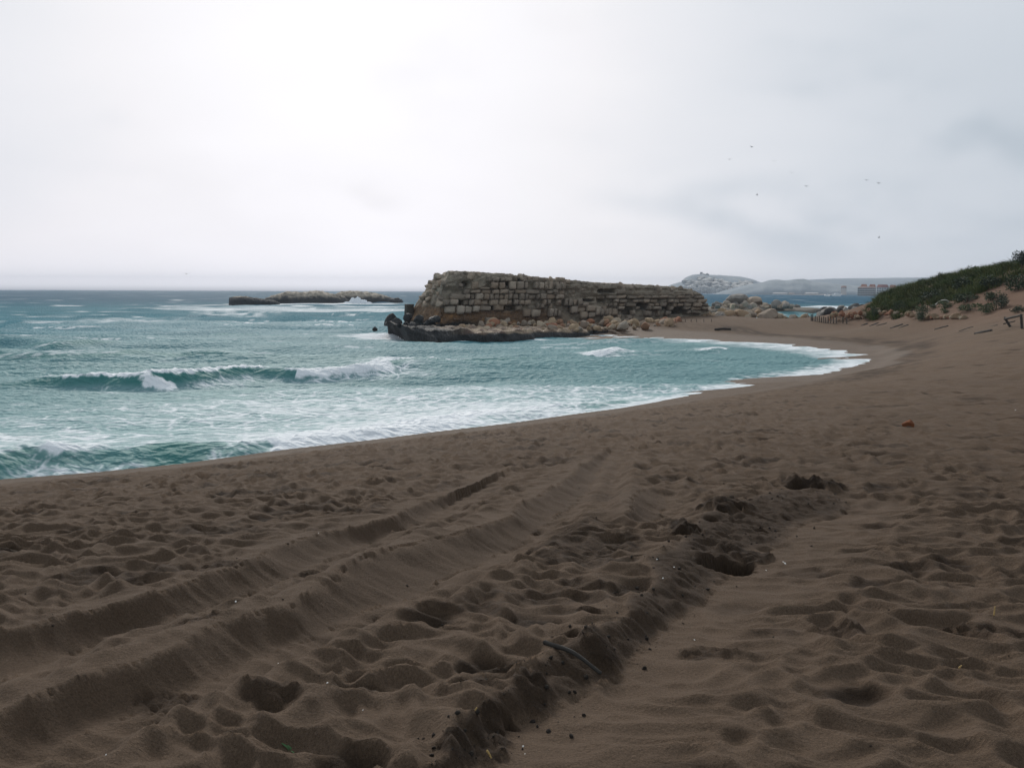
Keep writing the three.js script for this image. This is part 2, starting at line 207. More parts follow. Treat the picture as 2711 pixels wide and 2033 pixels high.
function sandAt(x, z) {                     // full relief of the sand
  const b = ground(x, z), sd = G.sd; marks(x, z);
  const inl = -sd, far = Math.hypot(x, z);
  const bayside = z < -44 ? 1 : 0, wetW = bayside ? lerp(1.5, lerp(5.5, 2.2, ss(20, 27, x)), ss(-56, -74, z)) : lerp(1.5, 2.2, ss(-20, -44, z));
  const wet = inl < 0 ? 1 : 1 - ss(wetW * 0.75, wetW * 1.15, inl + 0.5 * n2(x * 0.35, z * 0.35));
  const dry = ss(wetW * 0.7, wetW * 1.6, inl + 0.35 * n2(x * 0.8, z * 0.8));
  let h = b;
  if (inl > -2 && far < 75) {
    const wx = x + 0.16 * n2(x * 1.7, z * 1.7), wz = z + 0.16 * n2(x * 1.7 + 40, z * 1.7);
    const u = wx * 0.94 + wz * 0.34, v = -wx * 0.34 + wz * 0.94;
    const amp = (0.74 + 0.35 * ss(-0.25, 0.3, fbm2(x * 0.55 + 9, z * 0.55, 2))) * dry * (1 - 0.88 * R.calm) * (1 - ss(50, 75, far));
    let rel = 0;
    if (amp > 0.01) {
      worley(u / 0.40, v / 0.27, 18); const a = W.soft; worley(u / 0.21 + 31, v / 0.15 + 7, 18); const c = W.soft;
      rel = Math.min(a, 0.42) * 0.10 + Math.min(c, 0.45) * 0.135 - 0.06 + 0.013 * n2(u * 2.4, v * 7.5) + 0.028 * fbm2(x * 1.1, z * 1.1, 3) + 0.014 * n2(u * 6.5, v * 6.5) + 0.007 * Math.abs(n2(u * 13, v * 15));
    }
    // scattered fresh footprints, deeper and darker in colour than the sand round them
    worley(x / 0.8 + 11.5, z / 0.8 + 3.3); const id = W.id, fp = id % 6 === 0 || (sd > -5 && z > -44 && id % 2 === 0) ? 1 - ss(0.012, 0.05, W.f1 * (0.7 + 0.6 * Math.abs(n2(x * 5, z * 5)))) : 0;
    h += rel * amp - 0.045 * fp * (1 - R.calm) * ss(0.3, 1.2, inl) * (1 - ss(40, 60, far));
    D.dark = Math.max(0, fp * 1.05 * (1 - R.calm) * ss(0.3, 1.2, inl));
    // crusted damp patches
    const cr = fbm2(x * 0.75 + 3.1, z * 1.1 - 8, 3), patch = ss(0.24, 0.36, cr + 0.16 * n2(x * 5, z * 7)) * dry * (1 - R.calm) * (far < 30 ? 1 : 0);
    if (patch > 0 && far > 3) { h += patch * (0.012 * Math.abs(n2(x * 13, z * 13)) - 0.016); D.dark = Math.max(D.dark, patch * (0.55 + 0.35 * ss(-0.1, 0.3, n2(x * 16, z * 16)))); }
    if (far < 16) for (const c of crusts) { const dx = (x - c.x) / c.w, dz = (z - c.z) / c.d, e0 = dx * dx + dz * dz; if (e0 > 1.8) continue; const e = e0 + 0.5 * n2(x * 5, z * 5) + 0.25 * n2(x * 14, z * 14), k = 1 - ss(0.6, 0.85, e); if (k > 0) { h += k * (c.m ? c.m * (0.5 + 0.5 * ss(1, 0, e0)) : -0.016) + k * (c.m ? 0.08 * (0.32 - Math.min(0.5, worley(x * 9 + 0.6 * n2(x * 6, z * 6), z * 9).f1)) + 0.012 * n2(x * 24, z * 24) : 0.035 * Math.abs(n2(x * 11, z * 11)) + 0.022 * n2(x * 24, z * 24)); D.dark = Math.max(D.dark, k * ((c.m ? 1.0 : 0.75) + 0.25 * n2(x * 9, z * 9))); } }
  } else D.dark = 0;
  h += R.h;
  if (x > 27 || z < -75) h += 0.10 * fbm2(x * 0.5, z * 0.5, 3) * ss(wetW, wetW + 3, inl) * (0.5 + ss(1.5, 3, b)) * ss(80, 60, Math.abs(z) - 60);
  // dark line of weed and churned sand above the wet strip
  const wrack = Math.exp(-(((inl - wetW * 1.5 - 0.6 * n2(x * 0.4, z * 0.4)) / (wetW * 0.55)) ** 2)) * ss(-0.35, 0.12, fbm2(x * 2.2, z * 2.2, 3)) * ss(-30, -42, z) * (z > -60 || x > 20 ? 1 : 0.4);
  D.dark = Math.max(D.dark, wrack * 0.95, R.damp * 0.85); D.wet = wet; D.h = h; D.rough = R.rough;
  return h;
}
function axis(c0, c1, s, lo, hi, gLo, gHi) { const a = []; let p = c0, d = s; for (; p < c1; p += s) a.push(p); for (p = c1, d = s; p < hi; d *= gHi, p += d) a.push(p); a.push(hi); const b = []; for (p = c0 - s, d = s; p > lo; d *= gLo, p -= d) b.push(p); b.push(lo); return Float64Array.from([...b.reverse(), ...a]); }
const SAND = [0.166, 0.111, 0.073];
{
  const xs = axis(-4.6, 5.2, 0.023, -900, 900, 1.016, 1.016), zs = axis(-9, -2.6, 0.021, -420, 200, 1.0125, 1.14).reverse();   // rows run away from the camera
  const nx = xs.length, nz = zs.length, P = new Float32Array(nx * nz * 3), C = new Float32Array(nx * nz * 3), uv = new Float32Array(nx * nz * 2), uv1 = new Float32Array(nx * nz * 2), keep = new Uint8Array(nx * nz);
  for (let j = 0, k = 0; j < nz; j++) for (let i = 0; i < nx; i++, k++) {
    const x = xs[i], z = zs[j], h = sandAt(x, z);
    P.set([x, h, z], k * 3); uv.set([x / 1.1, z / 1.1], k * 2); uv1.set([(x + 60) / 120, (z + 130) / 135], k * 2);
    const big = lerp(0.95, 1.1, ss(6, 60, Math.hypot(x, z))) + 0.10 * fbm2(x * 0.3, z * 0.3, 3) + 0.07 * n2(x * 3, z * 3), red = ss(28, 36, x) * 0.12, m = (1 - 0.62 * D.dark) * big * (1 - 0.12 * D.wet);
    C.set([SAND[0] * m * (1 + red), SAND[1] * m * (1 - red * 0.1) * (1 - 0.04 * D.dark), SAND[2] * m * (1 - red * 0.2) * (1 - 0.08 * D.dark)], k * 3);
    keep[k] = G.sd < 14 || h > -0.5 ? 1 : 0;
  }
  const idx = [];
  for (let j = 0; j + 1 < nz; j++) for (let i = 0; i + 1 < nx; i++) { const a = j * nx + i, b = a + 1, c = a + nx, d = c + 1; if (keep[a] | keep[b] | keep[c] | keep[d]) idx.push(a, b, c, b, d, c); }
  const g = new THREE.BufferGeometry();
  g.setAttribute('position', new THREE.BufferAttribute(P, 3)); g.setAttribute('color', new THREE.BufferAttribute(C, 3)); g.setAttribute('uv', new THREE.BufferAttribute(uv, 2)); g.setAttribute('uv1', new THREE.BufferAttribute(uv1, 2));
  g.setIndex(idx); g.computeVertexNormals();
  const n = 1024, r = rng(5), grain = periodic((u, v) => 0.5 + 0.35 * fbm2(u * 60, v * 60, 3) + 0.2 * n2(u * 9, v * 9), n); for (let i = 0; i < n * n; i++) grain[i] += (r() - 0.5) * 0.35;
  const sp = new Float32Array(256 * 256); for (let i = 0; i < sp.length; i++) { const q = r(); sp[i] = 0.5 + (r() - 0.5) * 0.6 + (q > 0.985 ? 0.5 : q < 0.03 ? -0.35 : 0); }
  const bump = grey(grain, n, 0, 1), spec = grey(sp, 256, 0.45, 1, true);
  const rn = 1024, rd = new Uint8Array(rn * rn * 4);
  for (let j = 0; j < rn; j++) for (let i = 0; i < rn; i++) { const x = i / rn * 120 - 60, z = j / rn * 135 - 130; ground(x, z); const inl = -G.sd, bay = z < -44, wW = bay ? lerp(1.5, lerp(5.5, 2.2, ss(20, 27, x)), ss(-56, -74, z)) : lerp(1.5, 2.2, ss(-20, -44, z)); const wet = 1 - ss(wW * 0.75, wW * 1.15, inl + 0.5 * n2(x * 0.35, z * 0.35)); const v = Math.round(255 * lerp(0.97, 0.72, wet * (bay ? 1 : 0.5))); rd.set([v, v, v, 255], (j * rn + i) * 4); }
  const rough = tex(rd, rn, rn, false, false); rough.channel = 1;
  tag(mesh('sand_beach', g, new THREE.MeshPhysicalMaterial({ vertexColors: true, map: spec, roughness: 1, roughnessMap: rough, bumpMap: bump, bumpScale: 0.016, specularIntensity: 0.35 })), 'dark brown volcanic sand beach with wheel ruts and footprints curving round the bay to the dune', null, null, 'structure');
}

// ------------------------------------------------------------------ the sea
const onSea = (Z, pts, y, n = 60) => spline(pts.map(([a, b, H, F]) => { const p = atY(...Z(a, b), Math.max(0.05, 0.62 * H)); p.H = H; p.F = F; return { x: p.x, y: 0, z: p.z, H, F }; }), n);
const toZ7 = (x, y) => [(1000 + x / 1.58) * 2.212, (850 + y / 1.58 - 740) * 2.212];
// breaking waves, read along their crests: [x, y, height in metres, foam on the crest]
const breakers = [
  { line: onSea(Z7, [[-500, 625, 0.2, 0], [-150, 600, 0.35, 0], [100, 588, 0.42, 0.05], [260, 566, 0.6, 0.5], [420, 557, 0.72, 0.75], [600, 552, 0.8, 0.85], [800, 552, 0.85, 0.9], [1000, 542, 0.85, 0.75], [1200, 527, 0.82, 0.85], [1400, 512, 0.75, 0.87], [1520, 510, 0.7, 0.8], [1560, 514, 0.7, 0.05], [1650, 515, 0.66, 0.05], [1700, 522, 0.62, 0.8], [1800, 522, 0.62, 1], [2000, 512, 0.62, 1], [2212, 505, 0.58, 1],
    toZ7(60, 178, 0), toZ7(200, 168), toZ7(330, 160), toZ7(450, 155), toZ7(600, 155), toZ7(720, 140), toZ7(860, 128)].map((p, i) => (p.length > 2 ? p : [...p, ...[[0.5, 0.75], [0.46, 0.5], [0.46, 0.5], [0.42, 0.35], [0.36, 0.3], [0.24, 0.15], [0.08, 0]][i - 17]])), 0.6, 160), face: 1.15, back: 2.6 },
  { line: onSea(Z7, [[-600, 1090, 0.55, 0], [-300, 1050, 0.6, 0.1], [-100, 1025, 0.65, 0.2], [0, 1012, 0.66, 0.35], [150, 988, 0.68, 0.3], [300, 1000, 0.62, 0.75], [480, 992, 0.58, 0.55], [680, 985, 0.55, 0.45], [850, 968, 0.56, 0.1], [1050, 955, 0.56, 0.05], [1300, 957, 0.52, 0.15], [1430, 968, 0.48, 0.4], [1560, 950, 0.5, 0.4], [1650, 958, 0.46, 1], [1800, 925, 0.42, 1], [2000, 903, 0.36, 1], [2212, 888, 0.3, 1], toZ7(120, 435, 0), toZ7(330, 405), toZ7(600, 370), toZ7(900, 340)].map((p, i) => (p.length > 2 ? p : [...p, ...[[0.26, 1], [0.2, 0.9], [0.13, 0.7], [0.05, 0.3]][i - 17]])), 0.55, 140), face: 1.7, back: 1.8 },
  { line: onSea(Z7, [[-200, 398, 0.4, 0], [0, 400, 0.5, 0], [120, 425, 0.3, 0], [320, 420, 0.42, 0], [580, 426, 0.36, 0], [720, 418, 0.36, 0], [900, 405, 0.34, 0], [1100, 388, 0.32, 0], [1380, 392, 0.26, 0], [1600, 400, 0, 0]], 0.4), face: 2.2, back: 4 },
  { line: onSea(Z7, [[180, 348, 0, 0], [330, 345, 0.4, 0], [480, 340, 0.35, 0], [700, 340, 0, 0]], 0.4, 24), face: 2.6, back: 4 },
  { line: onSea(Z7, [[1150, 310, 0, 0], [1300, 300, 0.3, 0], [1900, 310, 0.25, 0], [2200, 330, 0, 0]], 0.4, 24), face: 2.6, back: 4 },
  { line: onSea(Z8, [[850, 128, 0.06, 0.2], [900, 122, 0.18, 1], [960, 115, 0.24, 1], [1000, 108, 0.26, 1], [1028, 112, 0.06, 0.3]], 0.35, 24), face: 0.9, back: 1.0 },
  { line: onSea(Z8, [[1310, 122, 0.05, 0.1], [1370, 118, 0.14, 0.6], [1420, 110, 0.24, 1], [1455, 118, 0.06, 0.3]], 0.35, 24), face: 0.8, back: 1.0 },
  { line: onSea(Z8, [[1080, 195, 0, 0], [1200, 175, 0.14, 0], [1340, 160, 0.12, 0], [1500, 165, 0, 0]], 0.1, 24), face: 1.1, back: 1.4 },
];
for (const b of breakers) { let x0 = 1e9, x1 = -1e9, z0 = 1e9, z1 = -1e9; for (const p of b.line) { x0 = Math.min(x0, p.x); x1 = Math.max(x1, p.x); z0 = Math.min(z0, p.z); z1 = Math.max(z1, p.z); } b.box = [x0 - 4, x1 + 4, z0 - 9, z1 + 5]; }
const S = { h: 0, foam: 0, veil: 0, face: 0 };
const swell = Array.from({ length: 26 }, (_, i) => { const r = rng(900 + i), lam = 1.1 * Math.pow(1.24, i) * (0.85 + 0.3 * r()), a = (r() - 0.5) * 1.5; return { k: 6.2832 / lam, lam, cx: Math.sin(a) * 0.75, cz: Math.cos(a), ph: r() * 6.28, amp: Math.min(0.0155 * lam, 0.14) }; });
const SHORE = 0.0;
function seaAt(x, z, spacing = 0.1) {
  S.foam = S.veil = S.face = 0;
  const dist = Math.hypot(x, z);
  // open water is rough, the inside of the bay is sheltered
  const open = ss(30, -16, x + (z + 60) * -0.12) * ss(-26, -60, z) + ss(-105, -150, z), shelter = clamp(0.26 + 0.74 * open, 0, 1);
  let h = 0;
  const wx = x + 1.2 * n2(x * 0.12, z * 0.12), wz = z + 1.2 * n2(x * 0.12 + 50, z * 0.12);
  const gust = 0.7 + 0.5 * n2(x * 0.03, z * 0.06);
  for (const s of swell) { if (s.lam < spacing * 2.6) continue; const keepLong = s.lam > 9 ? ss(0.4, 0.75, shelter) : 1; if (!keepLong) continue; const v = Math.sin((wx * s.cx + wz * s.cz) * s.k + s.ph); h += s.amp * keepLong * shelter * gust * (s.lam > 2 ? 1 : 1.15) * (1 - 2 * Math.pow(0.5 - 0.5 * v, 0.72)); }
  if (spacing < 1.2) { h += (0.05 * fbm2(x * 0.9, z * 1.6, 2) + 0.03 * Math.abs(n2(x * 2.1, z * 3.6))) * (0.45 + 0.8 * shelter) * (z > -30 ? 0.5 : 1); }
  const bumpy = dist < 130 ? n2(x * 2.6, z * 2.6) * 0.5 + n2(x * 6, z * 6) * 0.3 + n2(x * 13, z * 13) * 0.2 : 0;
  for (let bi = 0; bi < breakers.length; bi++) {
    const b = breakers[bi]; if (x < b.box[0] || x > b.box[1] || z < b.box[2] || z > b.box[3]) continue;
    const wob = 0.35 * n2(x * 0.45, z * 0.2 + bi * 7) + 0.12 * n2(x * 1.4, z * 0.6 + 3), q = nearest(b.line, x, z + wob), s = q.d * q.side;   // lines run left to right: shoreward is on the right
    const H = (bi === 0 ? 0.68 : 0.78) * along(b.line, q, 'H') * (0.9 + 0.25 * n2(x * 0.5 + 3, bi)), F = along(b.line, q, 'F');
    if (q.s <= 0.0001 || q.s >= 0.9999) { if (q.d > 2) continue; }
    const ends = (q.s <= 0 || q.s >= 1) ? Math.exp(-q.d) : 1;
    const shape = s > 0 ? 1 - ss(0, b.face, s) : Math.exp(-Math.pow(-s / b.back, 1.3));
    h = h * (1 - 0.6 * shape * ends * ss(0, 0.2, H)) + H * shape * ends - 0.12 * H * ends * Math.exp(-(((s - b.face * 1.5) / b.face) ** 2));
    const spread = bi === 1 ? 1.0 : 0.75, n = fbm2(x * 1.6 + bi, z * 1.6, 4), fr = clamp(F + 0.55 * n - 0.08, 0, 1.2);
    // foam tumbles from the crest: a lumpy roll in front of it, a torn sheet behind
    let lip = 0;
    if (F > 0.02) {
      const front = b.face * spread * (F > 0.9 ? 0.95 : 0.16 + 0.35 * Math.max(0, F - 0.5)), tail = F > 0.9 ? 1.6 : 0.4 + F;
      lip = ss(0.32, 0.62, fr) * (s > 0 ? 1 - ss(front * 0.7, front * 1.05, s + 0.3 * n) : 1 - ss(tail * 0.35, tail, -s + 0.5 * n)) * ends;
      h += lip * (0.14 * bumpy + 0.06) * (bi > 4 ? 0.5 * H : 0.5 + H);
      S.foam = Math.max(S.foam, lip * 1.15);
      S.veil = Math.max(S.veil, ends * F * 0.85 * Math.exp(-Math.max(0, Math.abs(s) - 1) / (bi < 2 ? 2.2 : 0.8)));
    }
    if (bi === 1 && F < 0.5 && s > -0.1 && s < 4.5) S.face = Math.max(S.face, 0.95 * ss(-0.1, 0.3, s) * (1 - 1.6 * F)); if (s > -0.2 && s < b.face) S.face = Math.max(S.face, ss(0.1, 0.6, shape) * (1 - ss(0.9, 1, shape)) * clamp(H * 1.6, 0, 1) * ends);
  }
  // patch spilling down the middle of the main breaker
  { const p = spill, dx = (x - p.x) / 0.85, dz = (z - p.z - 0.15 * n2(x * 3, z)) / 0.5, e = dx * dx + dz * dz; if (e < 1.3) { const k = 1 - ss(0.5, 1.1, e + 0.9 * bumpy); S.foam = Math.max(S.foam, k); h += k * (0.1 + 0.08 * bumpy); } }
  S.h = h; S.bumpy = bumpy; S.open = open; S.shelter = shelter;
  return h;
}
const spill = atY(...Z7(925, 570), 0.42);
const FO = { foam: 0, r: 0, g: 0, b: 0 };
const blow = [[700, 225, 800, 26], [1400, 195, 600, 14], [300, 235, 350, 18], [1100, 150, 300, 8], [250, 205, 260, 12]].map(([x, y, w, t]) => { const p = atY(...Z7(x, y), 0), q = atY(...Z7(x + w / 2, y), 0), u = atY(...Z7(x, y - t / 2), 0), v = atY(...Z7(x, y + t / 2), 0); return { x: p.x, z: p.z, w: Math.abs(q.x - p.x), t: Math.abs(v.z - u.z) / 2 }; });
function seaColor(x, z, fine) {             // needs seaAt and ground to have been called for this place
  const sd = G.sd, dist = Math.hypot(x, z);
  const deep = ss(-45, -115, z) * ss(20, -10, x), sea = ss(-110, -420, z);
  let r = lerp(0.135, 0.028, deep), g = lerp(0.262, 0.165, deep), b = lerp(0.275, 0.212, deep);
  r = lerp(r, 0.018, sea); g = lerp(g, 0.095, sea); b = lerp(b, 0.152, sea);
  const tint = 1 + 0.25 * fbm2(x * 0.08, z * 0.2, 3); r *= tint; g *= lerp(1, tint, 0.7); b *= lerp(1, tint, 0.6);
  // foam left on the water: threads and flecks
  const near = ss(-47, -40, z) * ss(16, 2, x) * ss(-60, -44, z), zone1 = ss(-46, -40, z + 0.04 * x) * ss(24, 8, sd) , right = ss(-2, 12, x);
  let dens = 0.02 + 0.66 * zone1 * (1 - 0.75 * right) + 0.62 * Math.exp(-sd / 4.5) * (z > -46 ? 1 : 0.35) * ss(-9, -4, x - 0.2 * z - 4) * (1 - 0.5 * right) - 0.05 * right + S.veil * 0.55;
  if (z < -46) dens = Math.max(dens * (0.75 + 0.25 * shelterOf()), S.veil * 0.9);
  dens += 0.42 * fbm2(x * 0.11 + 4, z * 0.16, 3);
  dens *= 1 - 0.9 * S.face * (1 - S.foam);
  if (z < -120) dens *= 0.55;
  let f = 0;
  if (fine || dist < 320) {
    const sx = x * 0.9 + 0.5 * n2(x * 0.9, z * 0.9), sz = z * 1.15 + 0.5 * n2(x * 0.9 + 30, z * 0.9);
    worley(sx * 0.85, sz * 0.85); const e1 = Math.sqrt(W.f2) - Math.sqrt(W.f1);
    worley(sx * 2.3 + 9, sz * 2.3 + 4); const e2 = Math.sqrt(W.f2) - Math.sqrt(W.f1);
    const tn = fbm2(x * 0.5, z * 0.8, 4), fl = fbm2(x * 3.2, z * 4.5, 3);
    const th = clamp(dens * 1.1 + 0.55 * tn - 0.12, 0, 1.1);
    const threads = Math.max(1 - ss(0.02, 0.05 + 0.26 * th, e1), 0.75 * (1 - ss(0.02, 0.05 + 0.3 * th, e2)));
    f = threads * ss(0.12, 0.6, th) * ss(-0.45, 0.35, fl + th * 0.6);
    f = Math.max(f, ss(0.75, 1.15, th + 0.5 * fl) * 0.9);
    f = Math.max(f, 0.16 * ss(0.1, 0.8, th));
  }
  // whitecaps of the open sea: thin broken crests
  if (z < -48) { const cap = ss(0.24, 0.5, fbm2(x * 0.07 + 3, z * 0.34, 4) + 0.16 * n2(x * 0.5, z * 1.3)) * S.open * ss(-48, -70, z) * (0.8 - 0.55 * ss(-150, -330, z)); f = Math.max(f, cap * ss(-0.25, 0.2, fbm2(x * 1.3, z * 0.9, 3)));
    for (const q of blow) { const dz = (z - q.z - 1.6 * n2(x * 0.06, 3) - 0.02 * (x - q.x)) / q.t, dx = (x - q.x) / q.w, e = Math.exp(-dz * dz) * (1 - ss(0.6, 1.05, Math.abs(dx))); if (e > 0.02) f = Math.max(f, e * ss(-0.35, 0.4, fbm2(x * 0.5, z * 1.1, 4)) * 0.85); } }
  // swash: white lace edge of the water on the sand
  const bayShore = z < -52 && x > 5 && sd < 14;
  if (bayShore) { const wd = lerp(2.6, 6.5, ss(-58, -72, z)) , e = 1 - ss(wd * 0.35, wd, sd + 0.9 * fbm2(x * 0.5, z * 0.5, 3)); f = Math.max(f, e * (0.62 + 0.38 * ss(-0.2, 0.3, n2(x * 0.9, z * 0.9)))); }
  f = Math.max(f, 0.95 * (1 - ss(0.1, 0.5, sd + 0.25 * n2(x * 2, z * 2))) * (x > 2 || z < -50 ? 1 : 0.7));
  for (const q of washes) { const e = Math.exp(-(((x - q.x) / q.w) ** 2) - (((z - q.z) / q.t) ** 2)); if (e > 0.03) f = Math.max(f, ss(0.25, 0.75, e + 0.45 * fbm2(x * q.k, z * q.k, 4)) * q.a); }
  if (x > -3 && z > -56) f = Math.max(f, 0.92 * (1 - ss(0.03, 0.12, -G.h + 0.09 * fbm2(x * 1.3, z * 1.3, 3))) * ss(-3, 5, x)); f = clamp(Math.max(f, S.foam), 0, 1); { const k = 0.85 * S.face; r = lerp(r, 0.028, k); g = lerp(g, 0.165, k); b = lerp(b, 0.145, k); }
  const milky = 0.05 * zone1 * (1 - S.face); r += milky * 0.7; g += milky; b += milky * 0.95;
  FO.foam = f; FO.r = lerp(r, 0.80, f); FO.g = lerp(g, 0.83, f); FO.b = lerp(b, 0.84, f);
}
const shelterOf = () => S.shelter;
// white water round rocks: [x, y in the photograph, half width, half depth in metres, detail, strength]
const washes = [[1040, 888, 5, 4, 0.5, 1], [1000, 880, 5, 3, 0.6, 0.8], [1160, 892, 4, 1.2, 0.7, 1], [1230, 890, 4, 1.1, 0.7, 1], [1110, 897, 3, 1, 0.8, 0.9], [1390, 892, 2.4, 0.5, 1, 0.9], [1560, 888, 2, 0.5, 1, 0.8], [760, 804, 20, 5, 0.12, 1], [900, 804, 22, 7, 0.12, 1], [1010, 803, 16, 7, 0.12, 1], [960, 812, 34, 16, 0.1, 0.9], [640, 806, 12, 4, 0.15, 0.7], [860, 822, 40, 10, 0.1, 0.7], [590, 806, 12, 4, 0.2, 0.6], [2130, 824, 7, 9, 0.2, 0.9], [2080, 824, 8, 7, 0.2, 0.9], [2180, 812, 9, 14, 0.15, 1], [2235, 816, 6, 8, 0.2, 1], [2110, 838, 7, 2, 0.3, 0.6]].map(([sx, sy, w, t, k, a]) => { const p = atY(sx, sy, 0); return { x: p.x, z: p.z, w, t, k, a }; });
{
  const xs = axis(-28, 23, 0.17, -3400, 3400, 1.04, 1.04), zs = axis(-56, -13, 0.14, -3600, -12.5, 1.0215, 1.03).reverse();
  const nx = xs.length, nz = zs.length, P = new Float32Array(nx * nz * 3), C = new Float32Array(nx * nz * 3), uv = new Float32Array(nx * nz * 2), uv1 = new Float32Array(nx * nz * 2), keep = new Uint8Array(nx * nz);
  const TX0 = -60, TX1 = 36, TZ0 = -150, TZ1 = -14;
  for (let j = 0, k = 0; j < nz; j++) { const gap = Math.abs(zs[Math.min(j + 1, nz - 1)] - zs[Math.max(j - 1, 0)]) / 2;
    for (let i = 0; i < nx; i++, k++) {
      const x = xs[i], z = zs[j]; ground(clamp(x, -300, 300), clamp(z, -400, 50)); const sd = G.sd;
      const gx = (xs[Math.min(i + 1, nx - 1)] - xs[Math.max(i - 1, 0)]) / 2, sp = Math.max(gap * 0.5, gx * 0.6, 0.15);
      let h = 0; if (sd > -4) { h = seaAt(x, z, sp); h *= sd < 3 ? lerp(0.25, 1, ss(0, 3, sd)) + (S.veil > 0.3 ? 0.2 : 0) : 1; if (z < -52 && sd < 3) h = lerp(h, Math.min(h, 0.02), 1 - ss(0.5, 3, sd)); }
      seaColor(x, z, false);
      P.set([x, h, z], k * 3); C.set([FO.r, FO.g, FO.b], k * 3); uv.set([x / 5, z / 5], k * 2); uv1.set([(x - TX0) / (TX1 - TX0), (z - TZ0) / (TZ1 - TZ0)], k * 2);
      keep[k] = sd > -3 ? 1 : 0;
    } }
  const near = [], far = [];
  for (let j = 0; j + 1 < nz; j++) for (let i = 0; i + 1 < nx; i++) { const a = j * nx + i, b = a + 1, c = a + nx, d = c + 1; if (keep[a] | keep[b] | keep[c] | keep[d]) (xs[i] > TX0 && xs[i + 1] < TX1 && zs[j + 1] > TZ0 && zs[j] < TZ1 ? near : far).push(a, b, c, b, d, c); }
  const g = new THREE.BufferGeometry();
  g.setAttribute('position', new THREE.BufferAttribute(P, 3)); g.setAttribute('color', new THREE.BufferAttribute(C, 3)); g.setAttribute('uv', new THREE.BufferAttribute(uv, 2)); g.setAttribute('uv1', new THREE.BufferAttribute(uv1, 2));
  g.setIndex([...[], ...[]]); const all = new Uint32Array(near.length + far.length); all.set(near); all.set(far, near.length); g.setIndex(new THREE.BufferAttribute(all, 1));
  g.addGroup(0, near.length, 0); g.addGroup(near.length, far.length, 1); g.computeVertexNormals();
  // colour and gloss of the near water
  const n = 2048, cd = new Uint8Array(n * n * 4), rd = new Uint8Array(n * n * 4);
  for (let j = 0; j < n; j++) for (let i = 0; i < n; i++) {
    const x = TX0 + (i + 0.5) / n * (TX1 - TX0), z = TZ0 + (j + 0.5) / n * (TZ1 - TZ0), k = (j * n + i) * 4;
    if (((i | j) & 3) === 0 || true) ground2(x, z);
    if (G.sd > -4) { seaAt(x, z, 1.3); seaColor(x, z, true); }
    cd[k] = 255 * toS(clamp(FO.r, 0, 1)); cd[k + 1] = 255 * toS(clamp(FO.g, 0, 1)); cd[k + 2] = 255 * toS(clamp(FO.b, 0, 1)); cd[k + 3] = 255;
    const ro = Math.round(255 * lerp(0.68, 0.9, FO.foam)); rd[k] = rd[k + 1] = rd[k + 2] = ro; rd[k + 3] = 255;
  }
  const map = tex(cd, n, n, true, false), rough = tex(rd, n, n, false, false); map.channel = 1; rough.channel = 1;
  const rip = grey(periodic((u, v) => 0.5 + 0.3 * fbm2(u * 14, v * 20, 3) + 0.35 * (0.5 - Math.abs(n2(u * 9 + 3, v * 13))) - 0.1, 1024), 1024, 0, 1);
  const m1 = new THREE.MeshPhysicalMaterial({ map, roughness: 1, roughnessMap: rough, bumpMap: rip, bumpScale: 0.2, ior: 1.33, specularIntensity: 0.25 });
  const m2 = new THREE.MeshPhysicalMaterial({ vertexColors: true, roughness: 0.78, bumpMap: rip, bumpScale: 0.28, ior: 1.33, specularIntensity: 0.2 });
  tag(mesh('sea', g, [m1, m2]), 'teal sea with breaking waves and lacy foam filling the bay out to the horizon', null, null, 'structure');
}
function ground2(x, z) { const q = nearest(edge, x, z), hc = along(edge, q, 'h'), land = onLand(x, z); G.sd = land ? -q.d : q.d; G.h = land ? hc : hc - q.d * clamp(hc * 0.75, 0.05, 0.26); }

// ------------------------------------------------------------------ stone: textures, weathered blocks, boulders
const mottle = periodic((u, v) => 0.5 + 0.42 * fbm2(u * 9, v * 9, 5) + 0.25 * fbm2(u * 34, v * 34, 3), 512);
const pitted = periodic((u, v) => { const a = fbm2(u * 16, v * 16, 5); worley(u * 26, v * 26); return clamp(0.62 + 0.4 * a - 0.5 * (1 - ss(0.02, 0.22, W.f1)), 0, 1); }, 512);
const stoneMap = grey(mottle, 512, 0.58, 1.14, true), stoneBump = grey(pitted, 512, 0, 1);
const stoneMat = (rgb, extra = {}) => std(rgb, 0.95, { map: stoneMap, bumpMap: stoneBump, bumpScale: 0.04, ...extra });
const stoneVC = new THREE.MeshStandardMaterial({ vertexColors: true, roughness: 0.95, map: stoneMap, bumpMap: stoneBump, bumpScale: 0.06 });
function soft(g) { const n = g.attributes.normal ? g : (g.computeVertexNormals(), g); return n; }
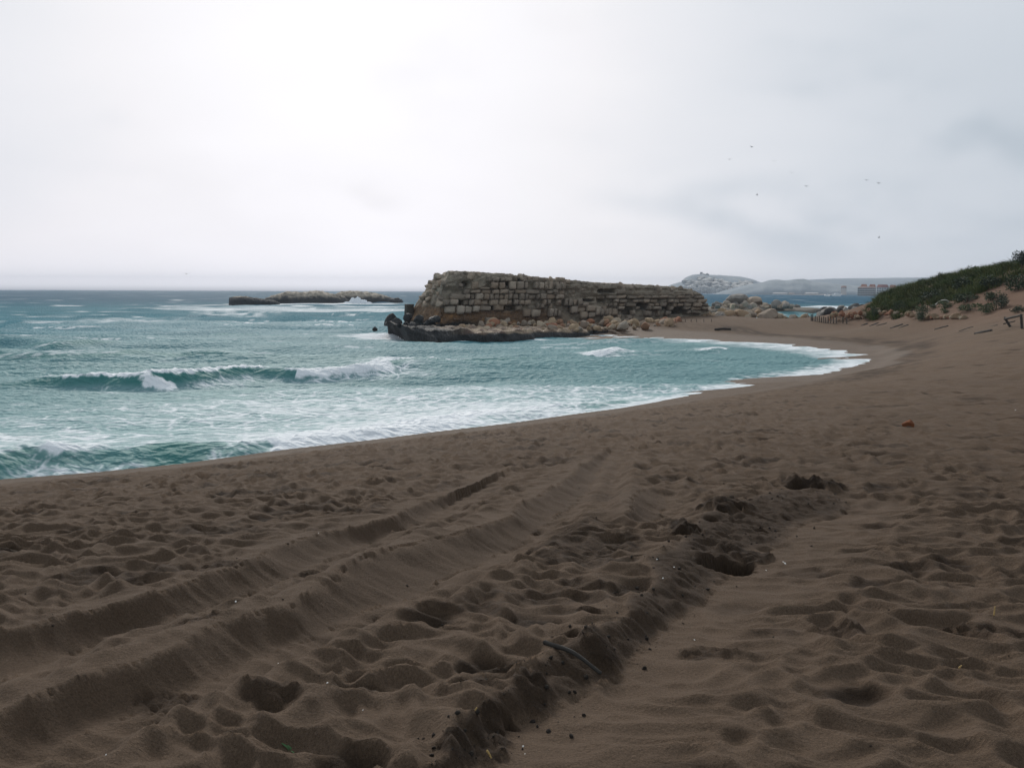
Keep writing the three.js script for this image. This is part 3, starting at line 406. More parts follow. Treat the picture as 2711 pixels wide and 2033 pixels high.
function block(seed, round = 0.5) {          // a weathered ashlar of unit size, 48 or so faces a side joined
  const b = new THREE.BoxGeometry(1, 1, 1, 4, 3, 2), uv = b.attributes.uv.clone(); b.deleteAttribute('normal'); b.deleteAttribute('uv');
  const g = mergeVertices(b), p = g.attributes.position, v = new THREE.Vector3();
  for (let i = 0; i < p.count; i++) {
    v.fromBufferAttribute(p, i); const q = v.clone(), m = Math.pow(Math.abs(v.x * 2) ** 5 + Math.abs(v.y * 2) ** 5 + Math.abs(v.z * 2) ** 5, 0.2); q.multiplyScalar(1 / Math.max(m, 0.2));
    v.lerp(q, round); const k = 1 + 0.22 * n3(v.x * 2.2 + seed * 7.1, v.y * 2.2, v.z * 2.2 + seed) + 0.12 * n3(v.x * 6 + seed, v.y * 6, v.z * 6); v.multiplyScalar(k); p.setXYZ(i, v.x, v.y, v.z);
  }
  const u2 = new Float32Array(p.count * 2); for (let i = 0; i < p.count; i++) { u2[i * 2] = p.getX(i) * 0.5 + p.getZ(i) * 0.31 + seed * 0.37; u2[i * 2 + 1] = p.getY(i) * 0.5 + p.getZ(i) * 0.4 + seed * 0.21; }
  g.setAttribute('uv', new THREE.BufferAttribute(u2, 2)); g.computeVertexNormals(); return g;
}
function boulder(seed, detail = 5, rough = 0.32, flat = 0.35) {   // an unequal rock of unit radius with broken faces
  const b = new THREE.IcosahedronGeometry(1, detail); b.deleteAttribute('normal'); b.deleteAttribute('uv');
  const g = mergeVertices(b), p = g.attributes.position, v = new THREE.Vector3(), r = rng(seed * 131 + 7), cuts = Array.from({ length: 9 }, () => ({ n: new THREE.Vector3(r() - 0.5, r() - 0.4, r() - 0.5).normalize(), d: 0.5 + 0.32 * r() }));
  for (let i = 0; i < p.count; i++) {
    v.fromBufferAttribute(p, i); let k = 1 + rough * fbm3(v.x * 1.3 + seed * 3.3, v.y * 1.3, v.z * 1.3 - seed, 4); v.multiplyScalar(k);
    for (const c of cuts) { const o = v.dot(c.n) - c.d; if (o > 0) v.addScaledVector(c.n, -o * 0.85); }
    v.multiplyScalar(1 + 0.06 * n3(v.x * 5 + seed, v.y * 5, v.z * 5)); if (v.y < -flat) v.y = -flat + (v.y + flat) * 0.3; p.setXYZ(i, v.x, v.y, v.z);
  }
  const u2 = new Float32Array(p.count * 2); for (let i = 0; i < p.count; i++) { u2[i * 2] = p.getX(i) * 0.5 + p.getZ(i) * 0.3 + seed * 0.37; u2[i * 2 + 1] = p.getY(i) * 0.5 + p.getZ(i) * 0.35; }
  g.setAttribute('uv', new THREE.BufferAttribute(u2, 2)); g.computeVertexNormals(); return g;
}
function tint(g, f) { const p = g.attributes.position, c = new Float32Array(p.count * 3); for (let i = 0; i < p.count; i++) c.set(f(p.getX(i), p.getY(i), p.getZ(i)), i * 3); g.setAttribute('color', new THREE.BufferAttribute(c, 3)); return g; }
const mix = (a, b, t) => [lerp(a[0], b[0], t), lerp(a[1], b[1], t), lerp(a[2], b[2], t)];

// ------------------------------------------------------------------ the old harbour wall
const WA = { x: -6.85, z: -98 }, WB = { x: 21.6, z: -111.2 }, WL = Math.hypot(WB.x - WA.x, WB.z - WA.z), WTURN = Math.atan2(-(WB.z - WA.z), WB.x - WA.x), WT = 6.6;
const wall = tag(base('stone_wall', WA.x, 0, WA.z, WTURN), 'long ruined harbour wall of weathered grey stone courses standing between sea and beach', 'wall');
const WU = new THREE.Vector3(Math.cos(WTURN), 0, -Math.sin(WTURN)), WN = new THREE.Vector3(Math.sin(WTURN), 0, Math.cos(WTURN));
function onWall(sx, sy, off = 0) {           // a reading on the wall's front: metres along it and height
  const d = ray(sx, sy), o = new THREE.Vector3(WA.x, 0, WA.z).addScaledVector(WN, off), t = (o.dot(WN) - camera.position.dot(WN)) / d.dot(WN), p = camera.position.clone().addScaledVector(d, t);
  return { u: (p.x - WA.x) * WU.x + (p.z - WA.z) * WU.z, y: p.y };
}
const crestLine = [[1150, 717], [1250, 718.5], [1300, 722], [1380, 728], [1450, 736], [1563, 746], [1650, 751], [1744, 755.5], [1800, 760], [1832, 764], [1868, 780]].map(([x, y]) => onWall(x, y)).map((p) => [p.u, p.y]);
const crestAt = (u) => { if (u <= crestLine[0][0]) return crestLine[0][1]; for (let i = 1; i < crestLine.length; i++) if (u <= crestLine[i][0]) { const [a, b] = crestLine[i - 1], [c, d] = crestLine[i]; return lerp(b, d, (u - a) / (c - a)); } return crestLine.at(-1)[1]; };
const hollows = [...[[810, 870, 505, 585], [1330, 1460, 240, 320], [1520, 1640, 235, 285], [1235, 1270, 590, 640], [1410, 1560, 590, 650], [860, 945, 270, 345], [1500, 1530, 440, 500]].map(([a, b, c, d]) => [...Z2(a, c), ...Z2(b, d)]), ...[[1040, 1180, 365, 440], [1400, 1600, 400, 490], [900, 1010, 410, 500], [600, 700, 318, 355], [590, 790, 205, 245], [1500, 1640, 430, 495], [1330, 1430, 380, 440], [1040, 1150, 365, 400], [420, 560, 320, 345]].map(([a, b, c, d]) => [...Z3(a, c), ...Z3(b, d)])].map(([x0, y0, x1, y1]) => { const a = onWall(x0, y0), b = onWall(x1, y1); return { u: (a.u + b.u) / 2, y: (a.y + b.y) / 2, w: Math.abs(b.u - a.u) / 2, h: Math.abs(a.y - b.y) / 2 }; });
const plasterU = onWall(...Z2(2000, 600)).u;
{
  const b = new THREE.BoxGeometry(1, 1, 1, 260, 56, 46); b.deleteAttribute('normal'); b.deleteAttribute('uv');
  const g = mergeVertices(b, 1e-5), p = g.attributes.position, C = new Float32Array(p.count * 3), uv = new Float32Array(p.count * 2);
  for (let i = 0; i < p.count; i++) {
    const s = p.getX(i) + 0.5, v = p.getY(i) + 0.5, w = 0.5 - p.getZ(i);   // along, up, back
    const left = -0.2 + 0.55 * v * v + w * (-2.0 + 3.8 * Math.pow(v, 1.2)) + 0.5 * ss(0.78, 1, v), right = WL + 0.2 - 0.9 * ss(0.55, 1, v) - 0.35 * Math.sin(v * 17) + 1.3 * ss(0.55, 0.2, v) * w;
    let u = lerp(left, right, s), top = crestAt(u) + 0.08 * n2(u * 1.1, w * 5) + 0.05 * n2(u * 3.3, w * 12), y = lerp(-0.6, top, v), z = -w * WT;
    const band = top - y, front = ss(0.03, 0, w);
    let push = 0.22 * fbm3(u * 0.7, y * 0.9, z * 0.7, 3) + 0.16 * fbm3(u * 2.4, y * 2.8, z * 2.4, 3) ;
    if (w < 0.001) {
      const rub = u < 9 ? 0.55 + 0.9 * ss(9, 3, u) : u > 14 ? 1.0 : 0.5;
      push += 0.30 * ss(rub + 0.5, rub, band + 0.4 * n2(u * 0.7, 2)) - 0.27;
      for (const h of hollows) { const e = Math.max(Math.abs(u - h.u) / h.w, Math.abs(y - h.y) / h.h) + 0.25 * n2(u * 2, y * 2); push -= 0.85 * (1 - ss(0.75, 1.1, e)); }
      const dark = onWall; if (u < plasterU && y < 2.4) push += 0.08;
      push += 0.10 * (Math.sin(y * 8.4 - u * 0.08) > 0.3 ? -1 : 0.2) * (u > plasterU ? 1 : 0.4) * ss(1.0, 1.6, y);
      z += push * 1.0;
    } else if (v > 0.999) y += push * 0.45 - 0.10 * front;
    else if (s < 0.001) u -= push * 1.2; else if (s > 0.999) u += push * 1.5 + 0.3 * (Math.sin(y * 8) > 0 ? 1 : -0.6); else z -= push;
    if (v > 0.95 && w < 0.06) { y -= 0.18; z -= 0.15; }
    p.setXYZ(i, u, y, z); uv.set([u * 0.22 + z * 0.13, y * 0.22 + z * 0.15], i * 2);
    const n = fbm3(u * 0.6, y * 0.8, z * 0.6 + 9, 4), f = fbm3(u * 3, y * 3, z * 3, 3);
    let c = mix([0.23, 0.188, 0.142], [0.43, 0.36, 0.275], clamp(0.5 + 0.7 * n + 0.4 * f, 0, 1));
    const rust = clamp(ss(2.75, 1.9, y + 0.9 * n + 0.03 * u) * ss(plasterU + 3.5, plasterU - 1.5, u) + (w > 0.02 && s < 0.01 ? 0.25 * ss(4, 2.2, y) : 0), 0, 1);
    c = mix(c, mix([0.19, 0.11, 0.06], [0.40, 0.20, 0.07], ss(-0.1, 0.6, n + 0.5 * f)), rust * 0.9);
    c = mix(c, [0.022, 0.02, 0.018], ss(1.15, 0.7, y + 0.35 * n) * ss(6, 2, u));
    C.set(c, i * 3);
  }
  g.setAttribute('color', new THREE.BufferAttribute(C, 3)); g.setAttribute('uv', new THREE.BufferAttribute(uv, 2)); g.computeVertexNormals();
  mesh('rubble_core', g, stoneVC, wall);
  const pier = mergeVertices((() => { const q = new THREE.BoxGeometry(0.7, 3.0, 0.9, 4, 12, 4); q.deleteAttribute('normal'); q.deleteAttribute('uv'); return q; })());
  { const q = pier.attributes.position; for (let i = 0; i < q.count; i++) { const k = 0.07 * n3(q.getX(i) * 2, q.getY(i) * 2, q.getZ(i) * 2 + 5); q.setXYZ(i, q.getX(i) + k, q.getY(i), q.getZ(i) + k); } pier.setAttribute('uv', new THREE.BufferAttribute(new Float32Array(q.count * 2).map((_, i) => q.array[(i >> 1) * 3 + (i & 1)] * 0.4), 2)); pier.computeVertexNormals(); }
  const bp = mesh('end_pier', pier, stoneMat([0.085, 0.07, 0.055]), wall); bp.position.set(-1.25, 1.1, -WT + 0.4);
}
{
  const kinds = Array.from({ length: 9 }, (_, i) => block(i + 1, 0.25 + 0.5 * ((i * 5) % 9) / 9));
  const tones = [[0.54, 0.475, 0.39], [0.47, 0.41, 0.34], [0.40, 0.35, 0.29], [0.52, 0.44, 0.35], [0.36, 0.315, 0.26], [0.44, 0.36, 0.28], [0.60, 0.55, 0.47]].map(([a, b, c]) => stoneMat([a * 0.98, b * 0.9, c * 0.84]));
  const r = rng(42); let k = 0;
  const lay = (name, x0, x1, y0, y1, tone) => { if (tone === undefined && r() < 0.07) return null;    // one stone from its outline in the photograph
    const a = onWall(x0, y1, 0.1), b = onWall(x1, y0, 0.1), w = b.u - a.u, h = b.y - a.y, m = mesh(name, kinds[k++ % 9], tones[tone ?? Math.floor(r() * 6)], wall), d = 0.55 + 0.25 * r();
    m.position.set((a.u + b.u) / 2, (a.y + b.y) / 2, -d / 2 + 0.2 + 0.36 * (r() - 0.5)); m.scale.set(w * (0.9 + 0.18 * r()), h * (0.86 + 0.24 * r()), d); m.rotation.set((r() - 0.5) * 0.16, (r() - 0.5) * 0.16, (r() - 0.5) * 0.16 + (k % 2 ? 0 : Math.PI)); return m;
  };
  const rows2 = [[212, 272, 1165, 1245, 1250, 1330, 1355, 1400, 1402, 1500, 1640, 1700, 1705, 1765, 1770, 1860, 1870, 1950, 2105, 2200], [275, 372, 975, 1060, 1225, 1315, 1335, 1410, 1462, 1550, 1560, 1665, 1670, 1713, 1715, 1785, 1788, 1838, 1840, 1920, 1925, 1975, 1980, 2030, 2032, 2064, 2068, 2120, 2122, 2152, 2155, 2212], [375, 430, 870, 960, 962, 1090, 1095, 1232, 1240, 1330, 1340, 1440, 1450, 1530, 1540, 1690, 1692, 1860, 1862, 2010, 2030, 2100, 2102, 2180],
    [432, 505, 712, 890, 895, 960, 965, 1022, 1025, 1128, 1130, 1205, 1210, 1268, 1270, 1330, 1335, 1394, 1396, 1450, 1452, 1505, 1515, 1593, 1595, 1665, 1670, 1710, 1715, 1815, 1820, 1860, 1865, 1950, 1955, 2060, 2066, 2165], [507, 580, 600, 680, 690, 812, 875, 940, 945, 998, 1000, 1090, 1095, 1190, 1210, 1328, 1335, 1440, 1442, 1498, 1530, 1585, 1590, 1658, 1660, 1740, 1850, 1880, 1900, 1940, 1960, 2010, 2085, 2140],
    [588, 690, 625, 780, 785, 890, 895, 985], [590, 662, 990, 1072, 1076, 1236], [562, 650, 1275, 1402], [582, 640, 1565, 1640, 1645, 1700], [553, 625, 1830, 1868, 1870, 1915, 1990, 2035], [640, 728, 1660, 1750, 1755, 1870, 1975, 2030, 2033, 2092, 2100, 2150], [745, 850, 1155, 1250], [765, 830, 1385, 1452], [345, 372, 1080, 1210], [290, 345, 600, 690], [300, 345, 800, 860]];
  for (const [y0, y1, ...e] of rows2) for (let i = 0; i < e.length; i += 2) { const [a, b] = Z2(e[i], y0 + (r() - 0.5) * 8), [c, d] = Z2(e[i + 1], y1 + (r() - 0.5) * 8); lay('stone', a, c, b, d, y0 > 550 && y0 < 600 && e[i] < 1000 ? 6 : undefined); }
  const rows3 = [[205, 258, 808, 910], [275, 312, 690, 800, 802, 930, 932, 1040, 1042, 1118, 1122, 1210, 1212, 1298, 1302, 1400, 1402, 1500, 1502, 1600, 1602, 1710, 1712, 1830], [318, 395, 192, 240, 242, 290, 292, 340, 345, 400], [318, 360, 700, 770, 775, 832, 835, 935, 940, 1000, 1002, 1060, 1062, 1112, 1116, 1198, 1200, 1290, 1320, 1400, 1412, 1470, 1472, 1532, 1540, 1620, 1622, 1742, 1745, 1860], [362, 405, 350, 480, 690, 720, 722, 770, 772, 810, 830, 920, 922, 1040, 1190, 1250, 1252, 1310, 1312, 1390, 1470, 1510, 1520, 1600, 1602, 1700, 1702, 1800, 1802, 1880],
    [402, 478, 200, 270, 272, 345, 560, 640, 642, 690], [402, 445, 820, 900, 1028, 1080, 1165, 1210, 1220, 1330, 1430, 1476, 1600, 1670, 1680, 1800, 1810, 1890], [392, 470, 350, 450, 452, 556], [428, 510, 560, 610, 612, 655, 660, 710, 714, 755, 760, 830], [448, 500, 835, 945, 985, 1020], [452, 515, 1040, 1140, 1142, 1210, 1212, 1290, 1292, 1318], [455, 505, 1380, 1442], [448, 490, 1640, 1682, 1690, 1800], [505, 560, 640, 680, 690, 730, 740, 790, 820, 860, 930, 1000, 1002, 1026], [470, 540, 385, 470, 475, 555], [140, 215, 92, 150, 152, 190], [218, 262, 0, 60, 62, 120, 122, 190], [268, 315, 0, 88, 92, 185], [322, 375, 108, 155], [425, 525, 10, 60, 62, 105]];
  for (const [y0, y1, ...e] of rows3) for (let i = 0; i < e.length; i += 2) { const [a, b] = Z3(e[i], y0 + (r() - 0.5) * 7), [c, d] = Z3(e[i + 1], y1 + (r() - 0.5) * 7); lay('stone', a, c, b, d); }
  // rubble of the upper edge and stones of the sloping end
  const small = Array.from({ length: 5 }, (_, i) => boulder(40 + i, 2, 0.4, 0.9));
  for (let i = 0; i < 74; i++) { const u = 0.8 + (WL - 1.6) * (i + r()) / 74, m = mesh('rubble_stone', small[i % 5], tones[Math.floor(r() * 5)], wall), s = 0.16 + 0.24 * r(); m.position.set(u, crestAt(u) - 0.2 - r() * (r() < 0.5 ? 0.35 : 1.0), -0.10 - 0.25 * r()); m.scale.set(s * 1.4, s, s); m.rotation.set(r() * 3, r() * 3, r() * 3); }
  for (let i = 0; i < 34; i++) { const v = 0.42 + 0.54 * r(), w = r(), top = crestAt(0), m = mesh('rubble_stone', small[i % 5], tones[Math.floor(r() * 6)], wall), s = 0.2 + 0.26 * r(); m.position.set(-0.2 + 0.55 * v * v + w * (-2.0 + 3.8 * Math.pow(v, 1.2)) - 0.05, v * top, -w * WT); m.scale.set(s, s * 0.75, s * 1.4); m.rotation.set(r() * 0.6, r() * 0.6, r() * 0.6); }
}

// ------------------------------------------------------------------ rock at the foot of the wall
const DARKROCK = [0.020, 0.019, 0.018], TANROCK = [0.40, 0.295, 0.195];
{
  const path = spline([[1062, 888], [1085, 898], [1140, 897], [1200, 892.5], [1280, 893.5], [1360, 893], [1450, 889.5], [1540, 887], [1640, 882.5], [1700, 878]].map(([x, y]) => atY(x, y, 0)), 120);   // its water line
  const rows = 26, g = new THREE.BufferGeometry(), P = [], C = [], uv = [], idx = [];
  for (let i = 0; i <= 120; i++) {
    const p = path[i], q = path[Math.min(i + 1, 120)], o = path[Math.max(i - 1, 0)], tx = q.x - o.x, tz = q.z - o.z, l = Math.hypot(tx, tz), nx = WN.x, nz = WN.z, s = i / 120;
    const hi = (0.62 - 0.20 * s + 0.5 * (1 - ss(0.06, 0.28, s))) * (1 - ss(0.86, 1, s)) * ss(-0.01, 0.07, s) + 0.3 * ss(0, 0.05, s) - 0.26, back = lerp(3.5, 5.5, ss(0, 0.15, s));
    for (let j = 0; j <= rows; j++) {
      const t = j / rows, inn = t < 0.45 ? -0.5 + t * 2.2 : 0.49 + (t - 0.45) / 0.55 * back, rise = t < 0.45 ? -0.5 + (hi + 0.5) * Math.pow(t / 0.45, 0.62) : hi + (t - 0.45) / 0.55 * (s > 0.15 ? 0.1 : 0.05);
      const x = p.x + nx * -inn * -1 * -1, z = p.z + nz * -inn;
      const ex = p.x - nx * inn * -1, bx = p.x + (-nx) * inn, bz = p.z + (-nz) * inn, n = fbm3(p.x * 0.5 + nx * s, 0.3 * rise, p.z * 0.5, 4), m = n3(bx * 1.3, rise * 1.5, bz * 1.3);
      const k = 1.1 * n * (1 - ss(0.45, 0.8, t)) + 0.22 * m; P.push(bx + nx * k * 0.9, rise + ss(0.15, 0.45, t) * (0.5 * fbm3(bx * 0.8, 3, bz * 0.8, 4) + 0.10 * n3(bx * 2.6, 1, bz * 2.6)), bz + nz * k * 0.9); uv.push(bx * 0.3, bz * 0.3 + rise * 0.3);
      C.push(...mix(DARKROCK, mix(TANROCK, [0.15, 0.09, 0.06], clamp(0.5 + 1.6 * m, 0, 1)), ss(0.46, 0.62, P.at(-2) + 0.22 + 0.3 * n + 0.3 * ss(0.42, 0.6, t)) * ss(0.3, 0.44, s)));
      if (i && j) { const a = (i - 1) * (rows + 1) + j - 1, b = a + 1, c = a + rows + 1, d = c + 1; idx.push(a, c, b, b, c, d); }
    }
  }
  g.setAttribute('position', new THREE.Float32BufferAttribute(P, 3)); g.setAttribute('color', new THREE.Float32BufferAttribute(C, 3)); g.setAttribute('uv', new THREE.Float32BufferAttribute(uv, 2)); g.setIndex(idx); g.computeVertexNormals();
  tag(mesh('rock_shelf', g, new THREE.MeshStandardMaterial({ vertexColors: true, roughness: 0.8, map: stoneMap, bumpMap: stoneBump, bumpScale: 0.12, side: THREE.DoubleSide })), 'low wave-worn rock shelf with black wet edge at the foot of the ruined wall', 'rock shelf');
}
const rocks = Array.from({ length: 8 }, (_, i) => toCreasedNormals(boulder(i + 3, 3, 0.34, 0.45), 0.55));
const ROCKTONES = [[0.37, 0.265, 0.165], [0.33, 0.225, 0.14], [0.40, 0.315, 0.225], [0.30, 0.165, 0.095], [0.26, 0.20, 0.15], [0.35, 0.29, 0.23], [0.33, 0.15, 0.085], [0.24, 0.215, 0.19]].map((c) => stoneMat(c.map((v) => v * 1.3)));
const DARKTONE = stoneMat([0.05, 0.046, 0.042]), BLACKTONE = stoneMat(DARKROCK, { roughness: 0.7 });
let rk = 0;
function rockIn(parent, name, sx, sy, dist, wPx, hPx, mat, sink = 0.25, deep = 1, spin) {   // a rock whose foot stands at a pixel, its width and height read in pixels
  const p = atD(sx, sy, dist), w = wPx / 2648 * dist * 0.55, h = hPx / 2648 * dist, m = mesh(name, rocks[rk++ % 8], mat, parent ?? scene), r = rng(rk * 17);
  m.position.copy(p); m.position.y += h * (0.5 - sink * 0.3); m.scale.set(w, h * 0.72, w * deep * (0.7 + 0.4 * r())); m.rotation.set((r() - 0.5) * 0.4, spin ?? r() * 6.28, (r() - 0.5) * 0.4);
  if (parent) { parent.updateMatrixWorld(); m.position.applyMatrix4(parent.matrixWorld.clone().invert()); }
  return m;
}
function bank(name, label, cat, seed, n, at, sizes, mats) { // a bank of stones: at(t, r) gives [sx, sy, dist]
  const r = rng(seed), first = at(0.5, () => 0.5), c = atD(first[0], first[1], first[2]), b = tag(base(name, c.x, c.y, c.z), label, cat);
  for (let i = 0; i < n; i++) { const [sx, sy, d] = at((i + r() * 0.8) / n, r), s = sizes[0] + (sizes[1] - sizes[0]) * Math.pow(r(), 1.8); rockIn(b, 'stone', sx, sy, d, s, s * (0.5 + 0.35 * r()), mats[Math.floor(r() * mats.length)], 0.3); }
  return b;
}
{
  const T = ROCKTONES;
  bank('stone_bank', 'tan and orange fallen stones heaped along the foot of the ruined wall', 'stone bank', 11, 150, (t, r) => { const x = lerp(1175, 1795, Math.pow(t, 0.8)), q = r(), hi = x < 1300 ? lerp(879, 868, (x - 1225) / 75) : x < 1500 ? 858 : lerp(858, 856, (x - 1500) / 300), lo = x < 1500 ? 880 : lerp(880, 871, (x - 1500) / 300); return [x, lerp(lo, hi, q), lerp(90.5, 99.5, q) + 6 * ss(1500, 1790, x)]; }, [12, 34], [T[0], T[0], T[1], T[2], T[3], T[4], T[5], T[6]]);
  bank('stone_bank', 'tan boulder bank between the right end of the wall and the pool behind', 'stone bank', 12, 74, (t, r) => { const x = lerp(1862, 2062, t), q = r(); return [x, lerp(848, 832 + 6 * Math.abs(t - 0.4), q), lerp(113, 119, q)]; }, [12, 32], [T[0], T[1], T[2], T[5], T[4], T[0], T[7]]);
  bank('stone_bank', 'thin line of tan stones edging the pool left of the stakes', 'stone bank', 13, 26, (t, r) => [lerp(2060, 2150, t), 849 - 5 * r(), 113 + 3 * r()], [8, 20], [T[0], T[2], T[5]]);
  bank('stone_bank', 'grey rocks on the far spit beyond the pool, highest at its left', 'stone bank', 14, 60, (t, r) => { const x = lerp(1886, 2112, t); return [x, 818 - (x < 2010 ? 10 : 3) * r() * r(), 196 + 14 * r()]; }, [10, 28], [T[7], T[5], T[4], T[2]]);
  bank('stone_bank', 'red and orange stones showing at the foot of the grassy dune', 'stone bank', 15, 120, (t, r) => { const x = lerp(2196, 2560, Math.pow(t, 1.3)), mid = x < 2300 ? lerp(852, 848, (x - 2196) / 104) : lerp(846, 846, (x - 2300) / 260), up = x < 2330 ? lerp(14, 22, (x - 2196) / 134) : lerp(20, 3, ss(2380, 2480, x)), p = atGround(x, mid - up * r()); return [x, mid - up * r(), Math.hypot(p.x, p.z)]; }, [8, 19], [T[3], T[6], T[1], T[0], T[3], T[2]]);
  const big = (sx, sy, d, w, h, m, label, deep = 1) => tag(rockIn(null, 'boulder', sx, sy, d, w, h, m, 0.2, deep), label, 'boulder');
  big(1956, 809, 205, 62, 27, T[7], 'tallest grey boulder on the far spit, rising from the rocks');
  big(1998, 808, 203, 58, 20, T[4], 'broad grey boulder right of the tallest one on the far spit');
  big(1934, 806, 208, 34, 14, DARKTONE, 'dark boulder left of the tallest one on the far spit');
  big(2034, 846, 113, 46, 26, T[4], 'large brown boulder at the right end of the bank beside the pool');
  big(1966, 843, 114, 44, 24, T[1], 'large rusty boulder in the middle of the bank beside the pool');
  big(1032, 866, 95, 36, 34, BLACKTONE, 'black upright rock in the surf off the seaward end of the wall');
  big(1052, 872, 94, 34, 26, BLACKTONE, 'black rock in the surf joining the shelf and the upright rock');
  big(992, 876, 90, 18, 9, BLACKTONE, 'small low black rock awash farthest left of the wall');
  big(1033, 884, 88, 11, 4, BLACKTONE, 'tiny black rock just awash in front of the upright black rock');
  big(1080, 852, 99, 22, 20, BLACKTONE, 'black rock standing at the waterline against the wall end');
  bank('rock_outcrop', 'dark grey rock outcrop standing behind the wooden stakes', 'rock outcrop', 16, 30, (t, r) => { const x = lerp(2172, 2272, t), q = r(); return [x, lerp(846, 826, q * (1 - 0.5 * t)), 119 + 7 * q]; }, [16, 38], [DARKTONE, T[7], DARKTONE, stoneMat([0.12, 0.11, 0.10])]);
  bank('rock_outcrop', 'jagged black rocks heaped at the seaward foot of the ruined wall', 'rock outcrop', 18, 16, (t, r) => [lerp(1072, 1165, t), lerp(884, 852, r()) , 92 + 5 * r()], [14, 34], [BLACKTONE]);
  bank('rock_outcrop', 'second grey rock outcrop half hidden behind the left foot of the dune', 'rock outcrop', 17, 16, (t, r) => [lerp(2262, 2300, t), 838 - 12 * r(), 122 + 4 * r()], [14, 30], [T[7], DARKTONE, T[4]]);
}

// ------------------------------------------------------------------ rocks and spit out at sea
function ridge(name, pts, dist, depth, color, amp, mat, opts = {}) {    // a rock or hill with a given skyline, rounded in depth
  const P3 = pts.map(([x, y]) => atD(x, y, dist)), n = opts.n ?? 140, m = opts.m ?? 30, P = [], C = [], uv = [], idx = [];
  const bx = P3[0].x, bz = P3[0].z, ex = P3.at(-1).x - bx, ez = P3.at(-1).z - bz, L = Math.hypot(ex, ez), ux = ex / L, uz = ez / L, nx = uz, nz = -ux;   // nx,nz: away from the camera
  const s0 = P3.map((p) => (p.x - bx) * ux + (p.z - bz) * uz), hmax = Math.max(...P3.map((p) => p.y)), low = opts.low ?? -0.6;
  for (let i = 0; i <= n; i++) {
    const s = L * i / n; let k = 1; while (k < s0.length - 1 && s0[k] < s) k++; const h = lerp(P3[k - 1].y, P3[k].y, clamp((s - s0[k - 1]) / (s0[k] - s0[k - 1]), 0, 1)), dz = depth * (0.25 + 0.75 * Math.sqrt(clamp(h / hmax, 0, 1))) * (opts.even ? 1 : Math.sqrt(Math.max(0.02, 1 - (2 * i / n - 1) ** 8)));
    for (let j = 0; j <= m; j++) {
      const a = Math.PI * j / m, c = -Math.cos(a), up = Math.pow(Math.sin(a), opts.steep ?? 0.55), x = bx + ux * s + nx * c * dz * 0.5, z = bz + uz * s + nz * c * dz * 0.5, f = opts.freq ?? 0.35, q = fbm3(x * f, up * h * f * 2, z * f, 5), w = amp * q * (opts.crisp ? 1 : Math.sin(a));
      const y = low + (Math.max(h, 0.1) - low) * up * (1 + (up > 0.9 ? 0.3 : 1) * (opts.rel ?? w * 0.5) * (opts.rel ? q : 1));
      P.push(x - nx * w * (opts.side ?? 1.5), y, z - nz * w * (opts.side ?? 1.5)); uv.push(s * 0.12, z * 0.1 + y * 0.12); C.push(...color(y, q, s / L, x, z, h));
      if (i && j) { const A = (i - 1) * (m + 1) + j - 1, B = A + 1, D2 = A + m + 1, E = D2 + 1; idx.push(A, D2, B, B, D2, E); }
    }
  }
  const g = new THREE.BufferGeometry(); g.setAttribute('position', new THREE.Float32BufferAttribute(P, 3)); g.setAttribute('color', new THREE.Float32BufferAttribute(C, 3)); g.setAttribute('uv', new THREE.Float32BufferAttribute(uv, 2)); g.setIndex(idx); g.computeVertexNormals();
  return mesh(name, g, mat ?? stoneVC);
}
